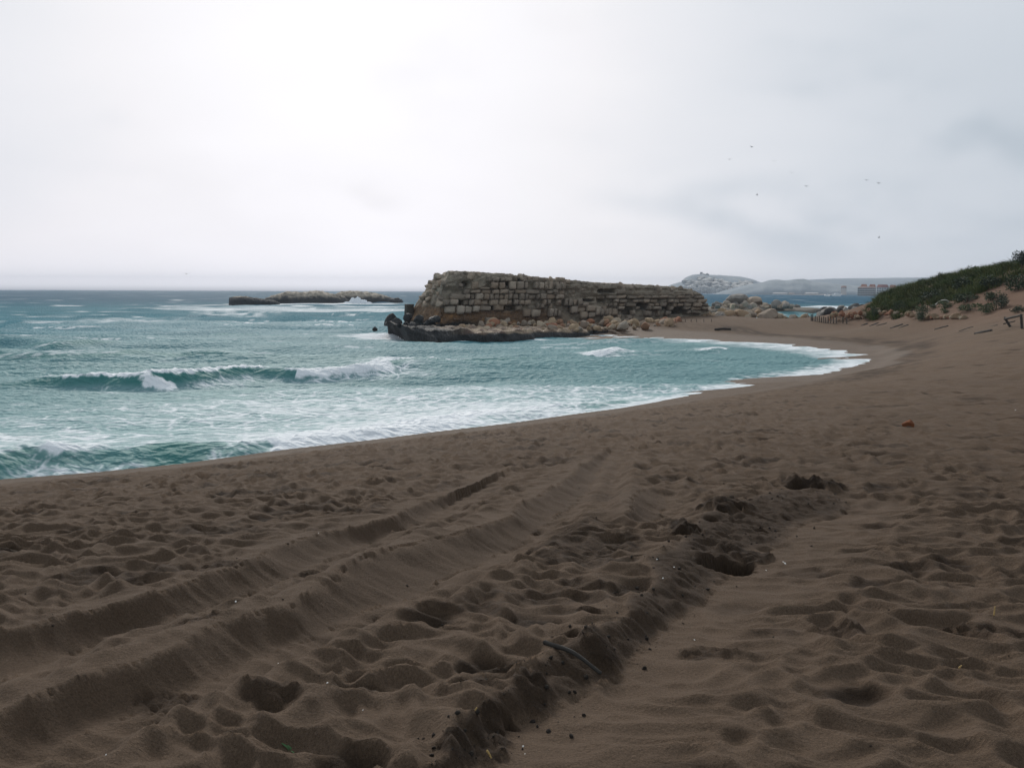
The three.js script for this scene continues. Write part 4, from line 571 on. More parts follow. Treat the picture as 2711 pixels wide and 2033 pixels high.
{
  const ZI = (x, y) => [550 + x / 3.8807, 740 + y / 3.8807];
  const islet = (cut) => (y, q, s) => mix([0.052, 0.050, 0.048], mix([0.50, 0.43, 0.34], [0.34, 0.29, 0.23], clamp(0.5 + 1.2 * q, 0, 1)), ss(cut, cut + 0.9, y + 1.3 * q));
  tag(ridge('rock_islet', [[212, 240], [215, 190], [260, 178], [340, 172], [400, 176], [440, 184], [500, 188], [540, 196], [580, 200], [680, 210], [740, 240]].map((p) => ZI(...p)), 300, 12, islet(1.5), 1.1, null, { steep: 0.3, freq: 0.7 }), 'low dark rock ledge forming the left part of the islet on the horizon', 'islet', null);
  tag(ridge('rock_islet', [[560, 250], [590, 192], [640, 175], [720, 150], [790, 132], [840, 122], [900, 132], [970, 134], [1040, 124], [1100, 118], [1170, 120], [1230, 134], [1290, 152], [1340, 158], [1400, 175], [1440, 210], [1480, 250]].map((p) => ZI(...p)), 318, 22, islet(1.5), 1.2, null, { steep: 0.36, freq: 0.55 }), 'largest tan-topped rounded rock in the middle of the islet', 'islet');
  tag(ridge('rock_islet', [[1300, 250], [1310, 150], [1340, 134], [1420, 124], [1520, 120], [1600, 126], [1680, 136], [1780, 156], [1860, 180], [1920, 194], [1950, 188], [1990, 205], [2015, 240]].map((p) => ZI(...p)), 330, 18, islet(1.5), 1.2, null, { steep: 0.36, freq: 0.55 }), 'right rounded rock of the islet, tapering low toward the wall', 'islet');
  // spray thrown up between the two islet rocks
  const r = rng(8), sp = [], c0 = atD(...ZI(1520, 248), 306);
  for (const [x, w, h] of [[-2.6, 2.6, 0.9], [-0.8, 2.4, 2.0], [0.6, 2.6, 2.2], [2.2, 2.6, 1.5], [3.8, 2.6, 0.8]]) { const g = new THREE.IcosahedronGeometry(1, 24), p = g.attributes.position, v = new THREE.Vector3(); g.deleteAttribute('uv'); for (let i = 0; i < p.count; i++) { v.fromBufferAttribute(p, i); const k = 1 + 0.3 * fbm3(v.x * 2 + x, v.y * 2, v.z * 2, 4) + 0.08 * fbm3(v.x * 9 + x, v.y * 9, v.z * 9, 3); p.setXYZ(i, x + v.x * k * w * 0.5, Math.max(-0.5, v.y * k * h), v.z * k * 1.2); } sp.push(g); }
  const spray = mesh('wave_spray', (() => { const g = mergeVertices(mergeGeometries(sp.map((q) => { q.deleteAttribute('normal'); return q; }))); g.computeVertexNormals(); return g; })(), std([0.82, 0.84, 0.86], 1)); spray.position.copy(c0).setY(-0.3); tag(spray, 'burst of white spray where a wave strikes between the islet rocks', 'spray', null, 'stuff');
  tag(ridge('sand_spit', [[1868, 812.5], [1900, 811.5], [2000, 812], [2100, 812.5], [2168, 815.5]], 205, 14, (y, q) => mix([0.15, 0.12, 0.09], [0.22, 0.19, 0.15], clamp(0.5 + q, 0, 1)), 0.3, null, { steep: 0.5 }), 'low spit of sand and shingle across the far side of the pool', null, null, 'structure');
}

// ------------------------------------------------------------------ land across the water
{
  const Z4f = (pts) => pts.map((p) => Z4(...p)), hazyWood = (y, q) => mix([0.20, 0.23, 0.25], [0.36, 0.39, 0.40], clamp(0.4 + 0.6 * q, 0, 1)), flatVC = new THREE.MeshStandardMaterial({ vertexColors: true, roughness: 1 });  // woodland tone made pale and bluish, haze painted into the colour
  tag(ridge('hill', Z4f([[-160, 335], [-60, 290], [0, 262], [110, 232], [150, 196], [200, 172], [240, 162], [300, 163], [360, 167], [430, 171], [520, 178], [620, 188], [700, 202], [760, 218], [830, 244], [930, 275], [1100, 320], [1300, 352]]), 2400, 600, hazyWood, 5, flatVC, { steep: 0.8, freq: 0.012, n: 200, low: -6, side: 8, rel: 0.25 }), 'steep pale hazy hill with a town on its slope across the bay', null, null, 'structure');
  tag(ridge('hill', Z4f([[300, 362], [420, 345], [560, 305], [640, 282], [700, 268], [800, 250], [880, 238], [940, 222], [1020, 219], [1100, 226], [1170, 214], [1250, 212], [1330, 234], [1450, 246], [1600, 262], [1700, 270], [1900, 292], [2300, 300], [2700, 320]]), 1700, 360, hazyWood, 3.5, flatVC, { steep: 0.8, freq: 0.02, n: 240, low: -4, side: 6, rel: 0.25 }), 'nearer wooded headland in blue haze right of the town hill', null, null, 'structure');
  tag(ridge('hill', Z4f([[700, 300], [850, 240], [940, 224], [1100, 218], [1330, 214], [1500, 209], [1700, 208], [1900, 206], [2100, 203], [2300, 200], [2700, 196], [3200, 200]]), 3200, 500, hazyWood, 6, flatVC, { steep: 0.9, freq: 0.004, n: 160, low: -10, side: 10, rel: 0.25 }), 'farthest long level ridge fading into the sky at right', null, null, 'structure');
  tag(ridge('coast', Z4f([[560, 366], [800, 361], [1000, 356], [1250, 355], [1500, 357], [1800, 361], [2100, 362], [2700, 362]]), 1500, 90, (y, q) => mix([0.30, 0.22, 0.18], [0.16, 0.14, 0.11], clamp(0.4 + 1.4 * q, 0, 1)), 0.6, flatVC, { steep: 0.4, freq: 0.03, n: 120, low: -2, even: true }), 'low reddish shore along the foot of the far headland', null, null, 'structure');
  // a town too far off to tell its houses apart
  const r = rng(31), box = new THREE.BoxGeometry(1, 1, 1), roof = new THREE.CylinderGeometry(0.02, 0.74, 0.4, 4, 1); roof.rotateY(Math.PI / 4); roof.translate(0, 0.7, 0);
  const house = mergeGeometries([box.toNonIndexed(), roof.toNonIndexed()]), N = 260, town = new THREE.InstancedMesh(house, new THREE.MeshStandardMaterial({ roughness: 0.9 }), N), M = new THREE.Matrix4(), col = new THREE.Color();
  for (let i = 0; i < N; i++) {
    const x = 120 + 640 * Math.pow(r(), 0.9), top = x < 300 ? lerp(205, 165, (x - 120) / 180) : lerp(165, 235, (x - 300) / 480), y = lerp(top + 8, 350, Math.pow(r(), 0.8)), rel = clamp((352 - y) / (352 - top), 0, 1), p = atD(...Z4(x, y), 2350 - 255 * Math.sqrt(1 - Math.pow(rel, 2.5))), s = 4 + 6 * r();
    M.makeRotationY(r() * 3).scale(new THREE.Vector3(s * 1.4, 3.5 + 3.5 * r(), s)).setPosition(p); town.setMatrixAt(i, M); const b = 0.34 + 0.28 * r(); town.setColorAt(i, col.setRGB(b, b * 0.95, b * 0.88));
  }
  town.name = 'hillside_houses'; scene.add(tag(town, 'town of tiny pale houses scattered over the far hazy hill', 'houses', null, 'stuff'));
  const tower = mesh('watchtower', new THREE.CylinderGeometry(3, 3.6, 10, 10), std([0.3, 0.28, 0.26])); { const p = atD(...Z4(276, 164), 2400); tower.position.copy(p); } tag(tower, 'tiny round tower on the summit of the town hill', 'tower');
  // far buildings on the low shore
  const build = (name, label, cat, x0, x1, yTop, yFoot, d, wallC, roofC, floors, bays, opts = {}) => {
    const a = atD(...Z4(x0, yFoot), d), b = atD(...Z4(x1, yFoot), d), t = atD(...Z4(x0, yTop), d), w = Math.hypot(b.x - a.x, b.z - a.z), h = t.y - a.y, dep = opts.depth ?? Math.max(8, w * 0.4);
    const g = tag(base(name, (a.x + b.x) / 2, a.y, (a.z + b.z) / 2, Math.atan2(-(b.z - a.z), b.x - a.x)), label, cat), wm = std(wallC, 0.85), glass = std([0.10, 0.11, 0.13], 0.25);
    const foot = Math.max(2, a.y + 2), wl = mesh('wall', new THREE.BoxGeometry(w, h + foot, dep), wm, g); wl.position.set(0, (h - foot) / 2, -dep / 2);
    const hip = opts.roof ?? 1.5, rg = new THREE.CylinderGeometry(0.55, 0.76, hip, 4, 1); rg.rotateY(Math.PI / 4); rg.scale(w * 0.96, 1, dep * 0.96); const rf = mesh('roof', rg, std(roofC, 0.9), g); rf.position.set(0, h + hip / 2 + 0.01, -dep / 2);
    const wg = new THREE.BoxGeometry(w / bays * 0.56, h / floors * 0.5, 0.3); for (let f = 0; f < floors; f++) for (let i = 0; i < bays; i++) { const q = mesh('window', wg, glass, g); q.position.set(-w / 2 + (i + 0.5) * w / bays, (f + 0.5) * h / floors, 0.06); }
    if (opts.balconies) for (let f = 1; f < floors; f++) { const q = mesh('balcony', new THREE.BoxGeometry(w * 0.96, 0.9, 1.0), std([0.55, 0.54, 0.52]), g); q.position.set(0, f * h / floors, 0.5); }
    return g;
  };
  build('apartment_block', 'grey apartment block with rows of dark windows at the far shore', 'apartment block', 1752, 1925, 292, 372, 1150, [0.34, 0.32, 0.31], [0.26, 0.17, 0.14], 4, 11, { balconies: true, depth: 16 });
  build('apartment_block', 'apartment block with white front and dark red roof beside the dune', 'apartment block', 1930, 2046, 288, 372, 1130, [0.62, 0.60, 0.58], [0.22, 0.08, 0.06], 4, 5, { balconies: false, depth: 16, roof: 3 });
  build('house', 'low red-roofed house rising behind the grey apartment block', 'house', 1782, 1845, 282, 300, 1260, [0.5, 0.45, 0.4], [0.40, 0.16, 0.09], 1, 4, { roof: 3 });
  build('house', 'white-walled red-roofed house behind the right half of the grey block', 'house', 1862, 1925, 283, 300, 1270, [0.7, 0.68, 0.64], [0.36, 0.14, 0.08], 1, 4, { roof: 3 });
  build('house', 'ochre house just above the dune edge right of the dark red roof', 'house', 2052, 2120, 290, 330, 1200, [0.5, 0.4, 0.26], [0.38, 0.17, 0.10], 2, 4, { roof: 3 });
  build('house', 'small pale house left of the grey block on the headland slope', 'house', 1596, 1650, 288, 300, 1500, [0.62, 0.58, 0.54], [0.35, 0.17, 0.11], 1, 3, { roof: 2 });
  build('beach_pavilion', 'left long white low building at the foot of the headland', 'pavilion', 946, 1094, 344, 354, 1480, [0.80, 0.79, 0.76], [0.66, 0.62, 0.58], 1, 12, { roof: 1, depth: 10 });
  build('beach_pavilion', 'middle long white low building at the foot of the headland', 'pavilion', 1252, 1386, 344, 354, 1480, [0.82, 0.81, 0.78], [0.68, 0.64, 0.60], 1, 11, { roof: 1, depth: 10 });
  build('beach_pavilion', 'flattest white building stretching right of the middle one', 'pavilion', 1388, 1510, 357, 363, 1470, [0.76, 0.74, 0.71], [0.5, 0.42, 0.38], 1, 10, { roof: 0.6, depth: 8 });
  build('beach_pavilion', 'short pale low building between the two long white ones', 'pavilion', 1100, 1158, 346, 353, 1485, [0.62, 0.58, 0.55], [0.5, 0.42, 0.38], 1, 5, { roof: 0.8, depth: 8 });
  tag(ridge('breakwater', Z4f([[1556, 393], [1575, 384], [1620, 385], [1700, 386], [1800, 385], [1900, 384], [2060, 383]]), 1000, 9, (y, q) => mix([0.06, 0.058, 0.056], [0.17, 0.16, 0.15], clamp(0.5 + q, 0, 1)), 0.8, flatVC, { freq: 0.2, low: -2, n: 160 }), 'dark stone breakwater lying in front of the apartment blocks', 'breakwater');
  for (const [x, y, s, label] of [[1555, 393, 1, 'white sailing boat lying at the tip of the breakwater'], [1464, 391, 0.62, 'smaller white boat left of the breakwater tip']]) {
    const p = atD(...Z4(x, y), 1010), b = tag(base('boat', p.x, 0, p.z, 0.5), label, 'boat'), hs = new THREE.Shape(); hs.moveTo(-4, 0); hs.quadraticCurveTo(-4.3, 1.3, -4, 1.5); hs.lineTo(5, 1.8); hs.quadraticCurveTo(3.6, 0.3, 2.6, 0); hs.lineTo(-4, 0);
    const hull = mesh('hull', new THREE.ExtrudeGeometry(hs, { depth: 2, bevelEnabled: true, bevelSize: 0.3, bevelThickness: 0.5, bevelSegments: 2 }), std([0.82, 0.82, 0.8], 0.4), b); hull.position.z = -1;
    const cab = mesh('cabin', new THREE.BoxGeometry(3.2, 1.1, 1.6), std([0.75, 0.76, 0.76], 0.5), b); cab.position.set(-0.6, 2.2, 0); const mast = mesh('mast', new THREE.CylinderGeometry(0.06, 0.09, s > 0.9 ? 5 : 3, 6), std([0.6, 0.6, 0.6], 0.4), b); mast.position.set(0.8, s > 0.9 ? 4.2 : 3.2, 0); b.scale.setScalar(s * 1.1);
  }
}

// ------------------------------------------------------------------ growth on the dune
const leafMat = new THREE.MeshStandardMaterial({ vertexColors: true, roughness: 0.8, side: THREE.DoubleSide });
function tuft(seed, blades, h, spread) {      // a tussock of arching blades
  const r = rng(seed), P = [], C = [], idx = [];
  for (let b = 0; b < blades; b++) {
    const a = r() * 6.283, rad = Math.pow(r(), 0.7) * spread * 0.5, len = h * (0.6 + 0.5 * r()), lean = (0.25 + 0.55 * r()) * len, w = 0.011 + 0.010 * r(), ca = Math.cos(a), sa = Math.sin(a), x0 = ca * rad, z0 = sa * rad, t = r();
    const c = mix(mix([0.045, 0.068, 0.024], [0.10, 0.125, 0.045], r()), [0.22, 0.19, 0.10], t > 0.86 ? 0.8 : 0.1 * t), k = P.length / 3;
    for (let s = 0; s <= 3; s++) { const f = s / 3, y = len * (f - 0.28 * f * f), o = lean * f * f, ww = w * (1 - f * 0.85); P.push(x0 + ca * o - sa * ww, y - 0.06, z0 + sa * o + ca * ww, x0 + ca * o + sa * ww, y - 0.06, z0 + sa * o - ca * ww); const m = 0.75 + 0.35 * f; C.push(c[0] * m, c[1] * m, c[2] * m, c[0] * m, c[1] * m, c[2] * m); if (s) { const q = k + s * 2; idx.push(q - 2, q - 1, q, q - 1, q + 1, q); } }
  }
  const g = new THREE.BufferGeometry(); g.setAttribute('position', new THREE.Float32BufferAttribute(P, 3)); g.setAttribute('color', new THREE.Float32BufferAttribute(C, 3)); g.setIndex(idx); g.computeVertexNormals(); return g;
}
function leaves(seed, n, rx, ry, rz, size, c0, c1) {   // leaves spread through uneven clumps
  const r = rng(seed), P = [], C = [], idx = [], lobes = Array.from({ length: 9 }, () => ({ x: (r() - 0.5) * 1.3, y: 0.25 + 0.6 * r(), z: (r() - 0.5) * 1.3, s: 0.28 + 0.3 * r(), t: r() }));
  const v = new THREE.Vector3(), a = new THREE.Vector3(), b = new THREE.Vector3();
  for (let i = 0; i < n; i++) {
    const l = lobes[Math.floor(r() * 9)]; v.set(r() - 0.5, r() - 0.5, r() - 0.5).normalize().multiplyScalar(l.s * Math.pow(r(), 0.35)); const x = (l.x + v.x) * rx, y = Math.max(-0.02, l.y + v.y) * ry, z = (l.z + v.z) * rz;
    a.set(r() - 0.5, r() - 0.2, r() - 0.5).normalize().multiplyScalar(size * (0.6 + 0.8 * r())); b.set(r() - 0.5, r() - 0.5, r() - 0.5).cross(a).normalize().multiplyScalar(size * 0.28);
    const k = P.length / 3, c = mix(c0, c1, clamp(l.t * 0.6 + 0.5 * r(), 0, 1)); P.push(x, y, z, x + a.x * 0.5 + b.x, y + a.y * 0.5 + b.y, z + a.z * 0.5 + b.z, x + a.x, y + a.y, z + a.z, x + a.x * 0.5 - b.x, y + a.y * 0.5 - b.y, z + a.z * 0.5 - b.z); for (let q = 0; q < 4; q++) C.push(...c); idx.push(k, k + 1, k + 2, k, k + 2, k + 3);
  }
  const g = new THREE.BufferGeometry(); g.setAttribute('position', new THREE.Float32BufferAttribute(P, 3)); g.setAttribute('color', new THREE.Float32BufferAttribute(C, 3)); g.setIndex(idx); g.computeVertexNormals(); return g;
}
function inside(poly, x, y) { let c = false; for (let i = 0, j = poly.length - 1; i < poly.length; j = i++) { const [ax, ay] = poly[i], [bx, by] = poly[j]; if ((ay > y) !== (by > y) && x < ((bx - ax) * (y - ay)) / (by - ay) + ax) c = !c; } return c; }
const green = [[[350, 800], [690, 525], [1040, 440], [1100, 420], [1400, 320], [1650, 260], [1900, 270], [2212, 215], [2700, 130], [2700, 330], [2212, 345], [2060, 385], [1950, 470], [1830, 520], [1700, 560], [1600, 600], [1500, 665], [1350, 650], [1180, 690], [1010, 690], [880, 790], [760, 860], [700, 800], [530, 800], [520, 880], [440, 850]]];
const grassUV = green.map((p) => p.map(([x, y]) => Z5(x, y)));
{
  const r = rng(404), kinds = [tuft(1, 46, 0.62, 0.55), tuft(2, 40, 0.78, 0.5), tuft(3, 54, 0.48, 0.7)], places = [[], [], []], v = new THREE.Vector3();
  for (let i = 0; i < 90000 && places[0].length + places[1].length + places[2].length < 6600; i++) {
    const x = 30 + r() * 26, z = -62 - r() * 62, y = ground(x, z); if (G.sd > -1) continue;
    v.set(x, y + 0.25, z).project(camera); const sx = (v.x + 1) / 2 * SW, sy = (1 - v.y) / 2 * SH, beyond = x > 42.5;
    if (!beyond && !grassUV.some((p) => inside(p, sx, sy))) continue; if (fbm2(x * 0.28, z * 0.28, 3) < -0.28 && r() < 0.85) continue;
    places[Math.floor(r() * 3)].push([x, y - 0.03, z, r() * 6.28, 0.75 + 0.7 * r(), r()]);
  }
  places.forEach((list, i) => {
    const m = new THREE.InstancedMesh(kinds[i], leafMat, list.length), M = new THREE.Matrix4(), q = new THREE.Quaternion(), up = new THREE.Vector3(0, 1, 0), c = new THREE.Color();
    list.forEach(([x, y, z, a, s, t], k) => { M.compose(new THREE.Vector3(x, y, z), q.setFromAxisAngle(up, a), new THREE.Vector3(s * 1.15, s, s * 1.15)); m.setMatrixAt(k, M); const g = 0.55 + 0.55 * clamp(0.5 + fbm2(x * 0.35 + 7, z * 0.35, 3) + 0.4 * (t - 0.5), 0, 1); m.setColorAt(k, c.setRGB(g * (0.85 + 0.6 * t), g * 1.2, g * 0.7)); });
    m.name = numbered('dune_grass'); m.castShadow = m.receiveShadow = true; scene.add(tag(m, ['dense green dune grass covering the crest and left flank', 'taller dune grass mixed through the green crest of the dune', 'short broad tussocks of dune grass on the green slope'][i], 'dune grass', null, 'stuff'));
  });
}
{
  const dk = [0.022, 0.034, 0.016], md = [0.060, 0.082, 0.034], kinds = [leaves(1, 620, 1, 1, 1, 0.16, dk, md), leaves(2, 620, 1, 0.8, 1, 0.14, [0.035, 0.055, 0.02], [0.085, 0.115, 0.04]), leaves(3, 560, 1, 1.2, 1, 0.17, [0.02, 0.03, 0.017], [0.05, 0.066, 0.033])];
  const stem = (() => { const a = []; const r = rng(3); for (let i = 0; i < 7; i++) { const g = new THREE.CylinderGeometry(0.012, 0.03, 0.8, 5); g.translate(0, 0.4, 0); g.rotateZ((r() - 0.5) * 1.2); g.rotateY(r() * 6); a.push(g); } return mergeGeometries(a); })(), bark = std([0.10, 0.075, 0.055]);
  const shrub = (sx, sy, wPx, hPx, kind, label) => { const p = atGround(sx, sy), d = Math.hypot(p.x, p.z), b = tag(base('shrub', p.x, p.y - 0.05, p.z, sx % 6), label, 'shrub', null); mesh('foliage', kinds[kind], leafMat, b); mesh('stem', stem, bark, b); const w = wPx / 2648 * d / 1.7, h = hPx / 2648 * d / 1.05; b.scale.set(w, h, w * 0.9); return b; };
  const Zs = (x, y, ...a) => shrub(...Z5(x, y), ...a);
  Zs(1085, 800, 48, 22, 1, 'green shrub on bare sand left of the white arched branch');
  Zs(1300, 760, 46, 22, 1, 'bright green shrub just under the white arched branch');
  Zs(1300, 815, 24, 14, 1, 'small green tuft below the shrub under the white branch');
  Zs(1055, 895, 30, 26, 0, 'dark shrub at the foot of the dune left of the strewn red stones');
  Zs(1160, 690, 66, 24, 2, 'dark brownish shrub above the bare sand left of the white branch');
  Zs(1570, 690, 56, 26, 0, 'dark shrub upslope and right of the white arched branch');
  Zs(1600, 790, 58, 22, 1, 'long green shrub low on the bare slope, left one of a pair');
  Zs(1790, 810, 48, 28, 1, 'round green shrub low on the bare slope, right one of a pair');
  Zs(1860, 665, 44, 24, 0, 'dark green shrub in the middle of the bare sand slope');
  Zs(1965, 690, 24, 17, 2, 'small dark shrub just right of the mid-slope dark green one');
  Zs(1960, 760, 44, 20, 2, 'low dull shrub between the round green one and the frame edge');
  Zs(2150, 545, 60, 42, 0, 'large dark shrub high on the slope at the right edge of the photo');
  Zs(2150, 810, 40, 14, 2, 'low dark shrub just above the broken wooden frame');
  Zs(1850, 520, 56, 22, 2, 'purple-brown shrub at the lower edge of the green crest');
  Zs(1540, 560, 60, 24, 2, 'brownish shrub within the grass above the middle of the dune');
  Zs(790, 830, 28, 36, 0, 'dark upright shrub splitting the red stones at the dune foot');
  Zs(500, 870, 24, 30, 0, 'dark shrub at the left end of the red stones');
  Zs(1640, 320, 34, 20, 0, 'dark shrub standing out on the middle of the dune skyline');
  Zs(1050, 485, 18, 18, 0, 'small dark shrub standing out on the left dune skyline');
  Zs(1300, 420, 44, 20, 0, 'wide dark shrub on the skyline between the two pointed ones');
  Zs(2040, 285, 46, 16, 0, 'flat dark shrub on the skyline left of the small tree');
  shrub(1506, 838, 40, 14, 0, 'dark green bush growing at the foot of the ruined wall');
  // the small tree on the crest
  const tp = atD(...Z5(2190, 300), 84), tree = tag(base('tree', tp.x, tp.y, tp.z), 'small dark tree on the dune crest at the right edge', 'tree'), tg = []; tree.scale.setScalar(0.52); const r = rng(12);
  const trunkG = new THREE.CylinderGeometry(0.05, 0.10, 1.3, 7); trunkG.translate(0, 0.5, 0); mesh('trunk', trunkG, bark, tree);
  for (let i = 0; i < 9; i++) { const g = new THREE.CylinderGeometry(0.012, 0.04, 1.3, 5); g.translate(0, 0.6, 0); g.rotateZ((r() - 0.5) * 1.9); g.rotateY(r() * 6); g.translate(0, 0.6 + 0.4 * r(), 0); tg.push(g); } mesh('branch', mergeGeometries(tg), bark, tree);
  mesh('crown', (() => { const g = leaves(9, 1500, 1.25, 1.7, 1.25, 0.19, [0.018, 0.03, 0.02], [0.045, 0.065, 0.04]); g.translate(0, 0.5, 0); return g; })(), leafMat, tree);
}

// ------------------------------------------------------------------ wood on the sand
const woodMap = grey(periodic((u, v) => clamp(0.55 + 0.5 * fbm2(u * 3, v * 40, 4), 0, 1), 256), 256, 0.35, 1.05, true), woodMat = std([0.070, 0.058, 0.048], 0.9, { map: woodMap }), greyWood = std([0.16, 0.13, 0.105], 0.9, { map: woodMap }), paleWood = std([0.52, 0.50, 0.44], 0.8, { map: woodMap });
function pole(a, b, r0, r1, seed = 1, bend = 0.06) {   // a rough round timber between two points
  const mid = a.clone().lerp(b, 0.5).add(new THREE.Vector3(0, bend * a.distanceTo(b) * 0.3, 0)), c = new THREE.CatmullRomCurve3([a, mid, b]), n = 14, k = 9, g = new THREE.TubeGeometry(c, n, 1, k), p = g.attributes.position, v = new THREE.Vector3(), o = new THREE.Vector3();
  for (let i = 0; i < p.count; i++) { const row = Math.floor(i / (k + 1)), t = row / n; c.getPointAt(t, o); v.fromBufferAttribute(p, i).sub(o); const e = lerp(r0, r1, t) * (1 + 0.16 * n3(t * 7 + seed, v.x * 1.5, v.y * 1.5 + v.z)); v.multiplyScalar(e).add(o); p.setXYZ(i, v.x, v.y, v.z); }
  const ends = [a, b].map((q, i) => { const s = new THREE.SphereGeometry(i ? r1 : r0, 8, 5); s.scale(1, 1, 1); s.translate(q.x, q.y, q.z); return s; });
  const m = mergeGeometries([g, ...ends]); m.computeVertexNormals(); return m;
}
{
  const V = (p, dy = 0) => new THREE.Vector3(p.x, p.y + dy, p.z), log = (x0, y0, x1, y1, r0, label) => { const a = atGround(...Z5(x0, y0)), b = atGround(...Z5(x1, y1)), c = V(a).lerp(V(b), 0.5), m = mesh('log', pole(V(a, -0.05).sub(c), V(b, -0.01).sub(c), r0 * 0.8, r0 * 0.62, x0, 0.02), woodMat); m.position.copy(c); return tag(m, label, 'log'); };
  log(358, 962, 420, 940, 0.15, 'leftmost dark log end poking from the sand under the red stones');
  log(452, 966, 545, 932, 0.13, 'dark log lying second from the left under the red stones');
  log(530, 962, 640, 936, 0.12, 'long thin dark log third from the left under the red stones');
  log(690, 992, 822, 948, 0.13, 'dark log slanting on the sand right of the red stones');
  log(790, 988, 885, 955, 0.12, 'shorter dark log close behind the slanting one');
  log(1205, 1006, 1342, 970, 0.15, 'stout dark log alone in the middle of the lower dune slope');
  log(1482, 1026, 1560, 1000, 0.11, 'thin dark log left of the longest log');
  log(1562, 998, 1630, 980, 0.12, 'short dark log touching the upper end of the thin one');
  log(1665, 1052, 1840, 1018, 0.16, 'longest and thickest dark log on the lower dune slope');
  log(1800, 975, 1910, 955, 0.06, 'half-buried timber above the longest log');
  // a broken frame of timbers
  const f0 = atGround(...Z5(2065, 975)), f = tag(base('wooden_frame', f0.x, f0.y, f0.z), 'broken dark wooden frame of two posts and a rail at right', 'wooden frame'), rel = (Z, x, y, d) => atD(...Z(x, y), d).sub(f.position), d0 = Math.hypot(f0.x, f0.z);
  mesh('post', pole(rel(Z5, 2068, 985, d0), rel(Z5, 2000, 872, d0), 0.075, 0.07, 2, 0), woodMat, f); mesh('post', pole(rel(Z5, 2195, 985, d0 - 2), rel(Z5, 2185, 840, d0 - 2), 0.075, 0.07, 5, 0), woodMat, f);
  mesh('rail', pole(rel(Z5, 1998, 885, d0), rel(Z5, 2190, 840, d0 - 2), 0.07, 0.07, 7, 0), woodMat, f); mesh('brace', pole(rel(Z5, 1985, 940, d0 + 0.4), rel(Z5, 2115, 910, d0 + 0.6), 0.035, 0.03, 8, 0), woodMat, f);
  // stakes
  const stakes = [[1316, 545, 605], [1330, 543, 606], [1352, 560, 610], [1372, 566, 614], [1392, 560, 618], [1412, 570, 620], [1434, 566, 622], [1452, 575, 624], [1474, 562, 626], [1500, 566, 628], [1526, 570, 630], [1552, 572, 630], [1616, 572, 630], [1650, 575, 632]], s0 = atGround(...Z4(1316, 606)), fence = tag(base('stake_fence', s0.x, s0.y, s0.z), 'row of weathered wooden stakes in front of the dark rock outcrop', 'stake fence');
  stakes.forEach(([x, t, b], i) => { const p = atGround(...Z4(x, b)), d = Math.hypot(p.x, p.z), top = atD(...Z4(x + (i % 3) - 1, t), d); mesh('stake', pole(V(p, -0.2).sub(fence.position), top.sub(fence.position), 0.055 + 0.015 * (i % 3), 0.05, i, 0), i < 2 || i === 12 ? woodMat : greyWood, fence); });
  const g0 = atGround(...Z4(230, 606)), fence2 = tag(base('stake_fence', g0.x, g0.y, g0.z), 'spaced row of thin low stakes before the right end of the wall', 'stake fence');
  [30, 85, 125, 180, 232, 300, 372].forEach((x, i) => { const p = atGround(...Z4(x, 614)), d = Math.hypot(p.x, p.z), top = atD(...Z4(x, 588), d); mesh('stake', pole(V(p, -0.2).sub(fence2.position), top.sub(fence2.position), 0.035, 0.03, i + 30, 0), greyWood, fence2); });
  // white arched branch
  const arch = [[1158, 742], [1205, 722], [1250, 690], [1290, 672], [1330, 674], [1358, 695], [1350, 725]].map(([x, y]) => { const q = atGround(...Z5(1255, 735)), d = Math.hypot(q.x, q.z); return atD(...Z5(x, y), d); }), ac = arch[2].clone(), ag = new THREE.TubeGeometry(new THREE.CatmullRomCurve3(arch.map((p) => p.clone().sub(ac))), 40, 0.075, 7), am = mesh('driftwood_branch', ag, paleWood); am.position.copy(ac); tag(am, 'bleached white branch arched over a green shrub on the dune', 'branch');
  const dl = atGround(...Z4(480, 692)), dm = mesh('log', pole(new THREE.Vector3(-0.7, 0.06, 0.1), new THREE.Vector3(0.7, 0.1, -0.1), 0.12, 0.09, 60, 0.1), woodMat); dm.position.copy(V(dl)); tag(dm, 'short dark log alone on the flat sand below the wall end', 'log');
}

